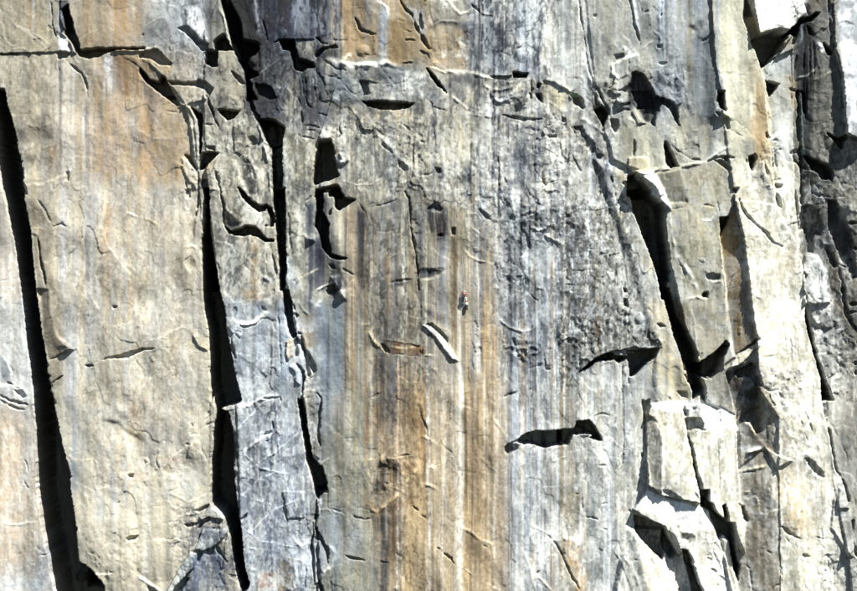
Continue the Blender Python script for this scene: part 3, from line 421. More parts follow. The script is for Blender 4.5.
ck(1,4,"150 455 190 425 200 380 290 310",1.4,2); lp(1,4,"130 465 200 380 290 330 350 255",1.6,9); lp(1,4,"275 400 300 330 350 290",1.6,8); ck(1,4,"365 270 370 350 410 440",1.4,3); rg(1,4,"180 40 195 50",1.5,1,(250,240,220),.8); pt(1,4,"150 390 250 390 200 470 130 470",(160,116,60),.55,4); pt(1,4,"0 60 80 120 100 330 0 280",(140,112,78),.45,8); ro(1,4,"0 300 280 420 280 591 0 591",.7,8); ro(1,4,"470 90 857 90 857 591 560 591",.7,6); pt(1,4,"0 470 250 480 280 591 0 591",(232,218,184),.5,6); cl(1,4,"455 105 500 118 520 180 560 250 570 330 560 430 545 430 540 250 490 130",3)
rg(1,5,"170 5 230 28 290 60 340 45 415 0",2.2,2,(232,216,186),.6); cl(1,5,"325 108 360 95 412 72 400 95 350 118",6); rg(1,5,"180 190 230 150 260 132 320 130 345 110",2.2,2.5,(236,226,200),.6); cl(1,5,"265 192 345 182 330 196 280 208",6); cl(1,5,"345 215 375 165 412 145 418 165 385 185 360 215",6); ck(1,5,"205 175 240 165",3,4)
up(1,5,"135 640 220 470 300 360 350 360 325 440 265 500 200 591 160 660",5); pt(1,5,"135 640 220 470 300 360 350 362 325 440 265 500 200 591",(206,210,204),.8,2); cl(1,5,"200 591 215 560 262 500 290 510 225 640",7); up(1,5,"330 350 375 215 470 230 500 222 528 225 500 270 440 320 380 350",4); pt(1,5,"335 345 378 218 525 226 440 322",(186,190,188),.8,2); ck(1,5,"450 315 480 370 520 420",4.5,7); pt(1,5,"330 370 440 330 540 430 540 591 230 591",(126,140,162),.75,4,.9); pt(1,5,"500 440 540 460 570 540 560 591 510 591",(166,156,136),.6,4)
pt(1,5,"700 480 790 492 770 570 690 560",(176,112,44),.75,2,.6); pt(1,5,"790 490 857 500 857 591 690 591 700 570 770 560",(206,190,160),.6,3); rg(1,5,"580 15 680 50 780 82",1.8,1.8,(214,220,222),.5); rg(1,5,"685 300 750 240 830 155",1.8,1.8,(214,220,222),.5); rg(1,5,"610 330 700 338 770 345 857 370",1.4,1.2,(200,206,206),.4); rg(1,5,"720 412 760 370",1.4,1.2); rg(1,5,"830 160 810 220",1.4,1.5); cl(1,5,"598 162 622 145 640 128 638 150 612 175",4); ck(1,5,"520 480 590 530 600 591",5,3); rg(1,5,"640 455 690 470",3,2,(224,224,212),.6)
up(1,5,"410 100 440 85 490 130 495 170 420 150 385 180 350 150",3); pt(1,5,"405 110 440 88 490 130 495 170",(232,232,224),.7,2); rg(1,5,"0 500 60 545 130 590",3,3,(244,236,216),.7); cl(1,5,"50 560 90 575 110 600 60 600",4); bu(1,5,120,400,25,22,2.5); ck(1,5,"260 410 290 360 345 345",2,3); cl(1,5,"340 345 370 345 365 380 350 420 335 400",4); ro(1,5,"170 60 530 60 530 591 200 591",.9,6)
pt(1,5,"560 30 857 30 857 470 600 470",(128,138,156),.45,8,.8)
# --- sector 2
cl(2,0,"0 240 80 238 112 348 195 372 205 400 160 400 130 418 90 412 62 300 20 292",11); ck(2,0,"205 30 222 140 218 200",2.4,4); ck(2,0,"250 0 262 210",1.8,4); pt(2,0,"0 -100 60 -100 70 240 0 240",(52,60,84),.8,3,.5); pt(2,0,"70 200 230 200 230 240 80 240",(96,104,120),.7,4); lp(2,0,"230 236 80 236 0 240",2,14)
ck(2,0,"448 98 470 165 510 192 575 208",3.4,6); pt(2,0,"455 110 500 140 540 190 500 200 475 170",(120,126,134),.6,2); cl(2,0,"205 330 250 288 330 262 342 280 300 282 265 300 235 335 215 345",7); pt(2,0,"200 280 340 270 330 350 240 350",(60,60,62),.7,3); rg(2,0,"295 348 370 375 450 388 530 392 640 378 700 400",4.5,5,(246,242,226),.9); rg(2,0,"370 355 395 340 415 320",3.5,3,(244,236,206),.8)
pt(2,0,"400 375 600 375 600 300 625 300 640 375 720 420 857 450 857 591 740 560 700 430 560 400",(234,234,222),.75,3); rg(2,0,"575 5 610 30 635 50 640 100",2.6,2,(240,236,220),.8); ck(2,0,"700 -10 740 60 780 90 800 160 857 265",4.2,9); pt(2,0,"750 40 857 60 857 250 800 180",(176,182,188),.6,4); ck(2,0,"810 100 830 200 857 215",2,4)
for q in ["690 120 740 142","735 185 775 190","730 240 805 245","725 375 795 382","820 300 857 330"]: ck(2,0,q,2.2,4); 
for q in ["690 90 740 128","740 165 780 178","740 232 805 236","720 368 795 372"]: rg(2,0,q,2.4,2.4,(204,176,124),.5)
pt(2,0,"650 120 800 130 820 400 640 380",(170,140,90),.6,5,.6); cl(2,0,"470 480 522 482 522 555 480 570 488 520",6); ck(2,0,"520 478 560 496 610 500",2.4,4); rg(2,0,"530 470 570 490 600 490",2,1.5,(226,206,160),.5); pt(2,0,"530 430 620 430 640 500 560 480",(80,84,84),.6,4)
for q in ["240 440 300 450 360 465 400 460","290 420 340 450 400 520 430 550 490 578","150 430 160 591","130 430 150 591","200 440 215 591","250 350 330 400 440 430","420 455 470 470 485 500"]: ck(2,0,q,2.2,3.5)
ro(2,0,"220 400 740 420 857 591 200 591",.9,6); ck(2,0,"300 235 425 240",1.6,2); bu(2,0,490,300,7,6,2.5); ck(2,0,"465 320 530 325",2,3); ck(2,0,"215 220 250 262 290 262",3,5); pt(2,0,"230 450 480 450 520 591 230 591",(130,138,140),.5,6,.7); ck(2,0,"725 430 728 560",1.6,3); ck(2,0,"640 455 660 500",2,3); pt(2,0,"330 540 370 540 350 591 310 591",(214,220,220),.7,3)
cl(2,1,"485 36 560 38 660 46 788 52 745 82 660 93 590 86 540 70",12,.5); lp(2,1,"800 46 660 42 560 36 480 34",3,12); ck(2,1,"108 0 128 90 135 220",2.2,5); ck(2,1,"150 0 165 60 200 80",2.2,4); ck(2,1,"780 190 786 300 785 420",1.6,3); ck(2,1,"720 175 760 200 778 228",2.4,3); ck(2,1,"685 180 682 340",1.4,1.5)
cl(2,1,"240 268 300 264 312 300 330 420 346 480 272 508 205 532 195 512 205 390 222 310",18); rg(2,1,"300 345 335 380 372 412",3.2,10,(252,250,246),.95); up(2,1,"355 350 395 345 408 390 385 415 365 395",4,1.5); pt(2,1,"360 350 400 350 405 395 380 412",(240,236,220),.8,2); cl(2,1,"215 560 250 548 330 535 345 545 358 600 290 600 285 570 240 575 205 600",10); pt(2,1,"230 190 300 200 320 260 240 262",(226,218,206),.7,3); up(2,1,"235 240 290 190 325 210 310 262 240 266",4,2)
ro(2,1,"230 130 620 160 600 260 380 260 400 400 340 480 300 300",1.2,5); ro(2,1,"540 160 857 120 857 591 640 591 640 360",1.1,5); rg(2,1,"365 505 450 535 540 530 610 490 640 450",1.6,1.4,(226,226,214),.6); ck(2,1,"360 500 450 530 540 526",1.2,1.2)
for q in ["200 95 280 120 300 140","140 182 200 178 260 200","150 210 200 205 250 235","90 245 160 250 220 268","200 235 240 225"]: ck(2,1,q,2.4,3.5)
pt(2,1,"200 60 300 60 310 180 210 160",(96,102,130),.6,4); pt(2,1,"290 90 350 30 430 50 400 130 320 140",(70,74,84),.6,5); pt(2,1,"690 470 760 440 840 470 857 591 690 591",(80,88,94),.6,4,.6); pt(2,1,"400 240 560 240 560 500 380 500",(196,198,186),.5,5); ck(2,1,"555 240 565 480",3,1.2); ck(2,1,"560 200 600 230 660 260",2.5,3); rg(2,1,"570 215 640 290 700 370 780 440 857 470",5,2.2,(228,226,216),.6); cl(2,1,"700 400 730 410 735 450 700 430",3); ck(2,1,"590 280 670 350",3,3); pt(2,1,"40 240 200 260 200 500 60 560",(206,196,160),.5,5); rg(2,1,"0 220 40 400 30 591",5,2,(214,220,210),.5); pt(2,1,"440 90 780 100 780 160 480 150",(222,196,148),.6,6); pt(2,1,"590 170 640 160 640 240 600 220",(100,86,80),.5,3); ck(2,1,"350 180 365 230 340 260",3,5)
cl(2,2,"308 -10 345 -10 380 48 438 66 405 90 352 118 330 102 325 50 292 5",12); cl(2,2,"212 0 252 0 256 60 250 120 280 180 292 200 288 270 305 380 360 398 392 405 350 416 300 396 252 335 235 255 205 205 218 110",12); ck(2,2,"125 80 170 55 225 0",1.6,4); rg(2,2,"150 190 150 270 165 290 210 285",2.4,3,(226,220,200),.6); ck(2,2,"140 80 165 120",2.5,4)
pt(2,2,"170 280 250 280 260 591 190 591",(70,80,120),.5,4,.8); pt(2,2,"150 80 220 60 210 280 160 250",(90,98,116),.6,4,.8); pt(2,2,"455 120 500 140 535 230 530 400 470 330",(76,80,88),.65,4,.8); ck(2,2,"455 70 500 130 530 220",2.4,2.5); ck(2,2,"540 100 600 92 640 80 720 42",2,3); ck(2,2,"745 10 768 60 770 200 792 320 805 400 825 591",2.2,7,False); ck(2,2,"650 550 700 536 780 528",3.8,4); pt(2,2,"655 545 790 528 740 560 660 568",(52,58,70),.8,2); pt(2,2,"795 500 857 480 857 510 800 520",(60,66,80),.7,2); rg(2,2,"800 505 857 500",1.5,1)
rg(2,2,"110 522 170 495 230 462",1.6,2,(240,226,190),.8); rg(2,2,"215 590 270 565 320 545",2,3,(246,240,220),.9); up(2,2,"305 515 350 505 372 560 385 640 350 620 325 580",4,1.5); pt(2,2,"310 515 350 510 375 570 382 640 345 600",(246,244,236),.85,2); cl(2,2,"285 570 330 560 350 600 300 610",6); ck(2,2,"295 440 350 482",3.4,5); ck(2,2,"372 468 400 490 440 505",3.2,4.5); rg(2,2,"380 590 440 530",2,1.5,(220,196,160),.5); rg(2,2,"600 400 690 320",1.6,1); ck(2,2,"560 245 640 245 720 230",1.2,1.5); ck(2,2,"410 350 455 352",1.8,1.5); ck(2,2,"40 100 70 400",4,4); rg(2,2,"60 60 110 200 100 380",5,2,(220,216,196),.5); pt(2,2,"20 380 60 400 110 540 130 591 40 591",(196,206,210),.6,3); bu(2,2,190,285,5,5,3); pt(2,2,"560 90 760 60 760 200 600 250",(150,156,156),.5,5,.6); pt(2,2,"380 90 430 80 450 120 400 130",(196,184,150),.5,3); pt(2,2,"470 0 680 0 660 50 560 90 500 80",(196,190,166),.6,5); ck(2,2,"290 150 310 110",4,6); ro(2,2,"770 0 857 0 857 480 800 400",1.0,4); pt(2,2,"775 60 857 100 857 480 810 400",(130,134,134),.6,4)
cl(2,3,"22 -5 55 -5 72 90 72 180 95 265 78 285 52 235 32 130",10); ck(2,3,"30 100 50 200 80 270",3,8); up(2,3,"40 310 70 280 82 330 78 390 55 418 38 385",3.5,1.5); pt(2,3,"42 310 70 285 80 330 76 388 55 415 40 385",(226,196,150),.85,1.5); ck(2,3,"42 300 38 350",2,4); cl(2,3,"80 290 105 290 105 390 88 400",5); ck(2,3,"95 430 125 460 140 520 135 591",5,8); cl(2,3,"122 275 135 300 150 350 175 385 205 440 214 480 195 492 178 465 165 400 140 375 128 340",7); rg(2,3,"125 220 145 300 165 350",3,2,(226,200,160),.6); up(2,3,"60 450 95 440 120 480 128 560 100 540 85 480",3,1.5); pt(2,3,"60 450 95 445 120 490 125 560 100 540",(206,212,222),.7,2)
rg(2,3,"520 238 545 290 580 335 640 378",3.6,2.6,(232,212,168),.85); cl(2,3,"595 315 612 328 640 352 645 376 620 368 600 345",5,.5); pt(2,3,"600 300 700 302 857 330 857 378 650 380 630 345",(150,108,62),.85,1.5,.3); lp(2,3,"857 330 760 318 690 305 600 298",.8,8,.6); rg(2,3,"650 330 710 346 750 346 795 335",2.2,1.6,(232,208,160),.7); ck(2,3,"650 380 760 384 850 382",1.2,2.5); ck(2,3,"765 316 800 326 835 340",2.2,3.5); rg(2,3,"640 300 700 305 760 318",1.4,1.2,(222,200,160),.6); ck(2,3,"838 335 845 378",2,3)
ck(2,3,"325 478 380 420 425 365",1.3,2); ck(2,3,"500 70 530 170",1.5,1.5); rg(2,3,"480 205 525 203",1.6,1.5,(226,206,170),.7); rg(2,3,"180 60 215 85 240 60",2.4,2.6,(236,236,230),.7); rg(2,3,"205 90 235 95",2,2,(236,236,230),.6); pt(2,3,"640 110 700 140 740 190 700 180 650 140",(84,88,92),.6,4); pt(2,3,"130 150 190 150 200 330 160 340",(160,136,98),.6,4); ck(2,3,"795 0 830 80 840 200",2,3); rg(2,3,"100 60 150 130 180 150",1.8,1.2); ck(2,3,"140 560 180 520 215 500",2,2.5); cl(2,3,"275 0 350 0 330 30 285 20",4); up(2,3,"340 0 420 0 400 60 370 50",2,3); pt(2,3,"345 0 400 0 395 50 370 40",(226,222,206),.6,2)
cl(2,4,"112 55 130 62 150 150 158 230 172 300 192 395 250 450 275 540 282 600 212 600 195 530 170 440 145 320 125 180",14); ck(2,4,"215 20 240 50 228 150 230 280 252 370",4.2,7); up(2,4,"135 0 205 0 210 200 230 330 240 400 190 380 160 230 150 100",2); pt(2,4,"135 0 210 0 220 300 240 400 195 380 160 230",(160,154,136),.7,3); ro(2,4,"130 0 250 0 250 450 160 400",1.1,3); rg(2,4,"130 250 165 400 210 591",2.6,2.4,(246,226,196),.8); rg(2,4,"230 440 290 395",1.6,1.6,(214,206,186),.6)
pt(2,4,"500 130 600 90 600 270 500 300",(156,116,76),.55,5,.9); pt(2,4,"690 0 770 0 830 120 857 220 857 430 790 250 720 110",(166,126,82),.55,4,.8); rg(2,4,"790 0 830 90 857 160",4,1.5,(232,216,178),.7); pt(2,4,"560 540 600 440 650 410 700 430 700 530 640 550 600 591 545 591",(64,56,48),.8,3); bu(2,4,640,480,13,13,-4); ck(2,4,"600 540 640 555 690 575",2.6,5); rg(2,4,"705 591 760 525 812 462",3.6,3.2,(226,196,144),.85); rg(2,4,"500 420 600 400 640 345 680 325",1.8,1.6,(224,200,150),.6); rg(2,4,"520 500 580 440 610 400",1.8,1.5,(220,190,140),.6); rg(2,4,"610 395 680 402 720 390",2,1.8,(220,196,150),.6); ck(2,4,"680 392 730 382 775 375",2,3.5); ck(2,4,"430 520 455 480 500 420",1.6,2.5); ck(2,4,"340 290 400 285 460 280",1.3,1.5); ck(2,4,"340 180 345 400",1.2,1.4); ck(2,4,"530 50 570 35 600 10",2.4,3); ck(2,4,"365 130 440 230",1.2,1.2); pt(2,4,"700 400 800 430 760 500 700 500",(176,110,54),.6,4); ro(2,4,"500 380 820 380 780 591 520 591",.9,6); pt(2,4,"0 20 30 30 30 160 0 160",(30,36,48),.6,3)
ck(2,5,"300 100 350 120 400 145",1.8,2.5); ck(2,5,"420 130 450 152 490 168 545 165",3,4); rg(2,5,"560 145 610 95 660 55 720 5",4,3.5,(224,192,140),.85); pt(2,5,"600 130 640 90 720 20 720 80 660 130",(110,72,40),.7,3); rg(2,5,"510 80 550 60 545 110 580 130",2.4,2,(214,170,110),.6); pt(2,5,"545 150 630 150 630 250 580 240",(48,52,62),.8,4,.5); st(385,500,600,9,(96,106,120),.7); st(383,555,655,10,(76,86,100),.6); pt(2,5,"640 160 690 150 700 350 670 330 640 250",(120,84,50),.6,4,.7)
ck(2,5,"375 378 440 398 500 405",3.2,6); ck(2,5,"540 405 600 420 650 428",2.6,4); ck(2,5,"780 82 810 105 830 130 857 155",2.2,5); ck(2,5,"190 130 205 200 190 300 200 450 205 591",3,8); cl(2,5,"208 -10 262 -10 250 15 228 40 215 20",11); cl(2,5,"203 130 225 140 220 165 202 170",6); ck(2,5,"205 200 240 270 275 350 288 430",4.6,9); ck(2,5,"55 160 90 162 135 155",2.4,4); rg(2,5,"215 515 250 490 300 445",3.2,3,(232,228,210),.7); cl(2,5,"212 545 235 530 250 560 255 600 235 591 225 565 220 600 210 600",8); pt(2,5,"200 270 240 300 270 420 250 490 215 500",(150,160,172),.6,3); up(2,5,"200 275 235 290 265 400 255 470 220 490",3,2)
rg(2,5,"60 240 90 290 130 330 190 275",3,2.6,(228,230,226),.6); rg(2,5,"290 320 340 380 320 400",3,2,(220,226,226),.5); rg(2,5,"0 380 80 395 150 420",2,1.5); ro(2,5,"0 60 200 60 200 591 0 591",.7,5); rg(2,5,"80 410 100 500 110 591",3,2); ck(2,5,"30 120 45 165",2,3); up(2,5,"20 0 140 0 150 150 50 165",1.5); pt(2,5,"0 420 70 400 90 591 0 591",(156,124,76),.6,4); ck(2,5,"150 430 155 591",2,3.5); rg(2,5,"225 60 240 50 240 80",3,3,(236,240,240),.8); ck(2,5,"490 250 470 300 465 360",1.2,1.2); rg(2,5,"555 320 580 305",1.6,1.2); rg(2,5,"210 110 270 100 380 140",1.6,1.2)
# --- sector 3
rg(3,0,"145 -20 200 55 235 85 280 75 305 52",2.6,2.2,(244,232,210),.8); ck(3,0,"300 28 330 55 360 80",3,5); rg(3,0,"350 75 420 90 480 105",2,1.8,(214,206,186),.5); lp(3,0,"60 160 120 125 200 120 235 135",1.6,8); pt(3,0,"40 170 80 120 200 115 240 130 230 180 200 140 100 145",(96,96,98),.6,3,.4); pt(3,0,"230 130 300 130 300 200 240 190",(100,110,130),.6,4)
ck(3,0,"0 80 5 180",5,5); cl(3,0,"0 205 15 210 62 290 50 292 0 240",6); ck(3,0,"0 310 40 320 60 360",3,4); pt(3,0,"0 300 60 320 60 360 20 370",(90,96,92),.5,3); cl(3,0,"38 408 75 440 110 480 155 555 130 530 95 495 60 450",9,.5); rg(3,0,"40 400 100 410 150 432",2,2.2,(236,218,184),.7); ck(3,0,"60 395 100 400 140 418",1.3,3); rg(3,0,"60 385 100 365 150 405",1.6,1.2,(232,206,160),.5)
rg(3,0,"150 422 220 425 300 428 360 450 400 462 440 470",3.4,4,(246,238,218),.85); pt(3,0,"190 435 280 440 360 480 340 505 240 490 160 500",(70,78,94),.65,4,.4); ck(3,0,"405 460 470 458 545 454",3,6); cl(3,0,"545 430 590 432 635 440 630 460 550 460",9,.5); lp(3,0,"640 438 590 428 545 428 540 455 400 458",3,10)
rg(3,0,"380 505 430 535 480 535 540 515",2.4,2.4,(232,226,208),.6); rg(3,0,"470 480 530 490 600 470",1.8,1.6); rg(3,0,"490 591 550 550 600 490 640 470",2.8,2.8,(244,238,220),.8); rg(3,0,"420 560 470 575 520 560",2,2,(226,220,200),.5); ck(3,0,"410 540 418 600",3,4); ck(3,0,"650 460 655 600",2,4); ro(3,0,"380 470 720 460 720 640 380 640",.9,4)
for q in ["690 500 715 505 700 530 688 520","690 560 718 560 725 595 700 590","655 520 668 530 660 560"]: cl(3,0,q,6)
pt(3,0,"725 400 755 400 760 480 730 480",(80,84,90),.7,3); ck(3,0,"762 400 765 485",1.6,3); lp(3,0,"857 530 790 492 720 480",2.4,10); pt(3,0,"620 330 700 330 700 470 600 450",(110,120,140),.5,5,.7); pt(3,0,"500 200 620 240 620 330 560 300",(216,214,204),.6,4); ck(3,0,"455 175 500 190 600 200",1.6,1.5); pt(3,0,"450 140 510 160 510 240 460 250",(60,68,90),.6,4,.8); pt(3,0,"720 480 860 550 860 640 720 640",(222,210,172),.8,2); ro(3,0,"500 100 720 100 700 460 500 440",.6,6); ro(3,0,"60 200 300 200 280 400 80 400",.4,6); bu(3,0,160,220,16,14,1.6); bu(3,0,600,330,10,8,2)
rg(3,1,"180 5 230 45 280 85 330 100 420 130",2.4,2,(244,236,214),.7); rg(3,1,"425 15 470 42 520 28 560 -10",4,4,(250,250,244),.9); ck(3,1,"430 0 435 130 432 250",4,3.5); ck(3,1,"30 20 70 55 75 150 85 300 95 420",2.8,3.5); ck(3,1,"70 72 120 88 170 102",1.8,3.5); ck(3,1,"475 120 540 138 610 150 730 150",2.8,6); rg(3,1,"270 112 340 122 420 128",2.4,2.4,(246,240,224),.7); ck(3,1,"340 118 400 120",1.6,3)
ck(3,1,"458 340 462 450 462 560",2.8,4); ck(3,1,"495 480 520 545",3,4); rg(3,1,"320 330 330 420 335 500",1.6,1.2,(214,206,170),.5); rg(3,1,"385 340 420 400 450 460",2,1.5,(236,228,204),.6); rg(3,1,"590 150 580 220 520 280",2,1.6,(232,226,206),.5); rg(3,1,"450 40 560 90 640 70",1.6,1.4); cl(3,1,"685 0 720 10 725 50 700 30",6); cl(3,1,"645 -5 658 -5 656 30 648 30",5); ck(3,1,"735 175 770 182",1.6,3); cl(3,1,"745 238 795 240 800 250 760 252",4)
pt(3,1,"100 440 170 450 190 520 120 530",(56,62,80),.65,4,.8); pt(3,1,"240 450 300 390 320 440 280 500 245 480",(76,80,86),.55,4,.8); pt(3,1,"340 380 420 400 420 500 350 500",(96,106,122),.5,5,.8); pt(3,1,"500 340 640 360 640 520 500 520",(126,136,150),.55,6,.6); pt(3,1,"430 130 520 130 500 250 440 260",(96,100,106),.6,5,.6); pt(3,1,"90 180 320 170 260 420 100 380",(228,216,182),.6,6,.3); pt(3,1,"700 250 857 260 857 450 700 420",(232,228,212),.6,5,.3); pt(3,1,"700 -20 857 -20 857 130 740 100",(222,210,172),.6,2)
ro(3,1,"640 50 857 140 857 591 640 591 600 200",1.3,5); ro(3,1,"90 400 640 300 640 591 90 591",.8,6); ro(3,1,"460 130 640 130 640 300 460 300",.8,6); rg(3,1,"100 520 180 560 260 585",4.5,1.6,(236,232,218),.5); ck(3,1,"0 470 50 465 100 450",2,3.5); ck(3,1,"0 280 30 290",2.4,4); cl(3,1,"85 430 115 435 120 460 95 465",3)
for q in ["660 420 720 500 760 580","700 340 760 330 820 380","820 250 835 400","760 520 820 500"]: ck(3,1,q,2.2,3)
pt(3,2,"35 120 85 65 130 100 150 200 150 270 115 280 60 240",(30,36,60),.85,3,.5); cl(3,2,"40 115 90 70 130 110 120 130 60 125",3); cl(3,2,"188 225 206 225 206 262 187 262",6); ck(3,2,"105 272 140 268",3,5); pt(3,2,"0 480 60 465 90 460 152 476 90 520 0 530",(70,76,88),.85,1.5,.3); bu(3,2,50,495,14,6,-2.5); rg(3,2,"0 535 50 528 100 510 145 485",2.4,2.2,(222,214,184),.6); ck(3,2,"90 462 150 475",1.5,3)
rg(3,2,"255 345 290 390 340 422 440 436",2,1.6,(236,222,184),.75); rg(3,2,"280 205 340 250 380 285 430 298",1.8,1.4,(226,212,176),.6); rg(3,2,"340 95 380 120 430 162",4,3,(246,242,232),.8); cl(3,2,"350 120 380 135 410 175 375 165",3); pt(3,2,"340 110 400 140 430 200 370 190",(90,88,86),.6,3); rg(3,2,"0 5 100 10 200 25 280 10",5,1.4,(232,230,218),.4); rg(3,2,"330 10 440 30 560 55 640 50",4,1.4,(232,230,220),.4)
rg(3,2,"650 222 720 238 770 200 795 145",2.2,2.4,(244,242,230),.8); rg(3,2,"730 262 790 295 857 330",2.6,2.6,(244,240,222),.8); rg(3,2,"640 120 700 130 740 105",3.6,3,(250,248,240),.8); rg(3,2,"580 400 610 395 630 375",3,3,(250,250,246),.8); rg(3,2,"690 250 640 320 610 380",2,1.6); pt(3,2,"450 430 550 430 560 591 460 591",(56,62,76),.6,5,1.2); pt(3,2,"500 250 560 250 550 340 500 330",(90,96,106),.6,4,.8); pt(3,2,"470 60 560 60 540 130 480 130",(80,82,84),.6,4,.8)
ro(3,2,"240 0 857 0 857 330 450 330 250 100",1.2,6); ro(3,2,"450 400 640 400 640 591 450 591",1.5,5); ro(3,2,"240 200 450 200 450 430 260 340",.7,6); ck(3,2,"450 440 445 500 480 580",2.4,3); rg(3,2,"550 550 600 548 640 520",2,2,(226,226,218),.6); rg(3,2,"690 575 740 590",2,2,(236,230,214),.7)
rg(3,3,"462 158 490 195 530 222 600 243 650 235 690 215",2,2.4,(236,232,214),.85); rg(3,3,"575 85 610 60 635 20",1.6,1.4,(206,204,190),.6); rg(3,3,"560 30 600 0",1.6,1.2); ck(3,3,"630 10 660 40 690 70 700 130",2.4,3); rg(3,3,"690 60 705 120 700 150",2,2,(226,216,190),.6); ck(3,3,"690 140 720 175",2.4,3); pt(3,3,"520 0 590 0 600 200 540 190",(48,56,82),.6,4,1.0)
ro(3,3,"490 300 640 290 740 340 780 440 640 430 500 400",1.9,3); pt(3,3,"590 320 720 310 720 400 600 410",(92,94,92),.6,4,.8); ck(3,3,"725 350 732 440 735 475",2.4,4); ck(3,3,"740 350 775 345",1.8,3); ck(3,3,"735 465 775 470",3,4); ck(3,3,"620 470 660 460 720 445",1.8,2.5); cl(3,3,"545 290 560 290 570 330 548 320",2.5); ck(3,3,"500 385 560 380 600 400 660 412",2,3)
for q in ["500 340 540 330 560 350","510 360 550 370 590 360","620 345 660 330 700 345","640 380 690 370 710 350","600 330 640 360 620 390"]: rg(3,3,q,2.2,2.6,(206,208,204),.5)
up(3,3,"15 210 60 212 110 250 170 320 205 372 225 420 205 412 185 412 150 362 90 282",3,1.2,.4); pt(3,3,"18 210 60 216 110 255 168 325 203 378 222 415 188 408 150 358 90 278",(255,253,246),1,.8); lp(3,3,"165 315 120 250 60 205 20 205",2.5,6); cl(3,3,"35 200 70 195 120 232 165 285 165 312 145 290 95 240 60 212",4,.6); pt(3,3,"25 120 80 118 145 165 150 200 80 175",(36,42,64),.8,2.5,.5); pt(3,3,"90 0 160 0 180 220 120 180 90 100",(96,106,122),.5,5,.7); rg(3,3,"75 185 110 215 180 245",1.6,1.2,(206,196,160),.5); rg(3,3,"30 382 90 386",2,2,(240,224,190),.7); rg(3,3,"0 340 30 350",2.4,2,(220,190,140),.5); ck(3,3,"0 345 12 380",3,4); pt(3,3,"195 190 230 200 230 240 195 230",(80,70,66),.5,3)  # the navy patch is the flake's shadow, painted
pt(3,3,"340 230 490 240 490 420 340 400",(222,190,140),.5,7); pt(3,3,"560 540 590 550 590 600 560 600",(60,70,100),.6,4); cl(3,3,"300 420 310 430 320 470 305 450",1.5)
cl(3,4,"578 298 600 272 640 252 690 238 725 240 770 238 857 230 857 318 790 326 740 342 720 332 690 325 650 318 615 322",16,.5); pt(3,4,"505 330 530 300 580 290 610 310 560 360 520 378",(64,68,78),.7,3,.6); tl(3,4,"505 330 520 312 560 300 600 310 580 345 520 378",.3,-.4,1); cl(3,4,"502 330 525 312 530 345 515 376 500 355",4); lp(3,4,"857 228 725 236 640 248 590 280 510 320",3,10); rg(3,4,"530 380 580 350 620 325",1.8,1.5,(226,220,200),.6)
rg(3,4,"415 125 435 180 470 220 500 260",2.2,1.6,(236,220,180),.7); rg(3,4,"10 270 60 290 100 320 130 270 160 240",2.2,1.6,(236,218,176),.6); rg(3,4,"60 440 90 460",3,2,(240,226,196),.7); rg(3,4,"0 550 60 560 110 591",3,2,(238,222,190),.6); ck(3,4,"480 42 520 30 580 5",3.2,4); pt(3,4,"500 10 580 -10 575 10 520 40",(56,64,84),.7,2.5); rg(3,4,"415 470 500 472",1.6,1,(240,226,196),.6); pt(3,4,"30 400 60 430 60 540 35 520",(60,48,44),.6,3,.8); ck(3,4,"0 130 30 200 50 300",2.6,3); rg(3,4,"0 60 30 130 40 200",3,1.6,(236,222,180),.6); rg(3,4,"240 90 340 125",1.2,1); ck(3,4,"410 320 430 380",1.6,1.2); rg(3,4,"780 420 820 405 857 390",2,1.5,(232,214,176),.6); rg(3,4,"740 180 790 215",4,1.5,(240,240,232),.6); ck(3,4,"720 360 735 500",1.6,1.2)
ck(3,5,"92 332 120 350 160 385 205 432",3.6,6,.5); ck(3,5,"205 432 290 490 380 530",1.4,2); rg(3,5,"205 425 290 480 400 545 470 590",2,1.6,(240,226,190),.6); ck(3,5,"0 130 20 145 45 160",2.4,4); pt(3,5,"45 80 65 80 80 200 70 350 110 420 125 600 60 600 45 300",(112,92,74),.65,2.5,.8); pt(3,5,"60 370 90 380 100 430 65 420",(60,52,46),.7,3); ck(3,5,"748 255 775 275 800 305 820 335 840 380 857 430",2.6,6); ck(3,5,"665 380 660 430",1.2,1.5); ck(3,5,"682 490 705 468",2.4,4); pt(3,5,"650 380 680 390 700 460 680 470 655 430",(206,160,100),.6,3); rg(3,5,"570 300 620 370 650 450 680 591",2.6,1.6,(236,236,226),.6); rg(3,5,"690 500 740 545 780 591",2.4,1.8,(240,232,206),.6); rg(3,5,"220 200 300 240 360 290 420 310 450 390",3,1.8,(240,224,188),.6); ck(3,5,"370 320 400 330",1.8,2.5); pt(3,5,"760 180 857 200 857 330 800 300 760 250",(232,232,220),.6,4); rg(3,5,"640 190 700 220 750 245",2,1.3); bu(3,5,820,110,8,10,-1); pt(3,5,"280 240 340 300 340 440 290 400",(110,108,104),.4,6,1)
pt(3,5,"820 200 857 200 857 330 830 320",(206,170,110),.6,2)
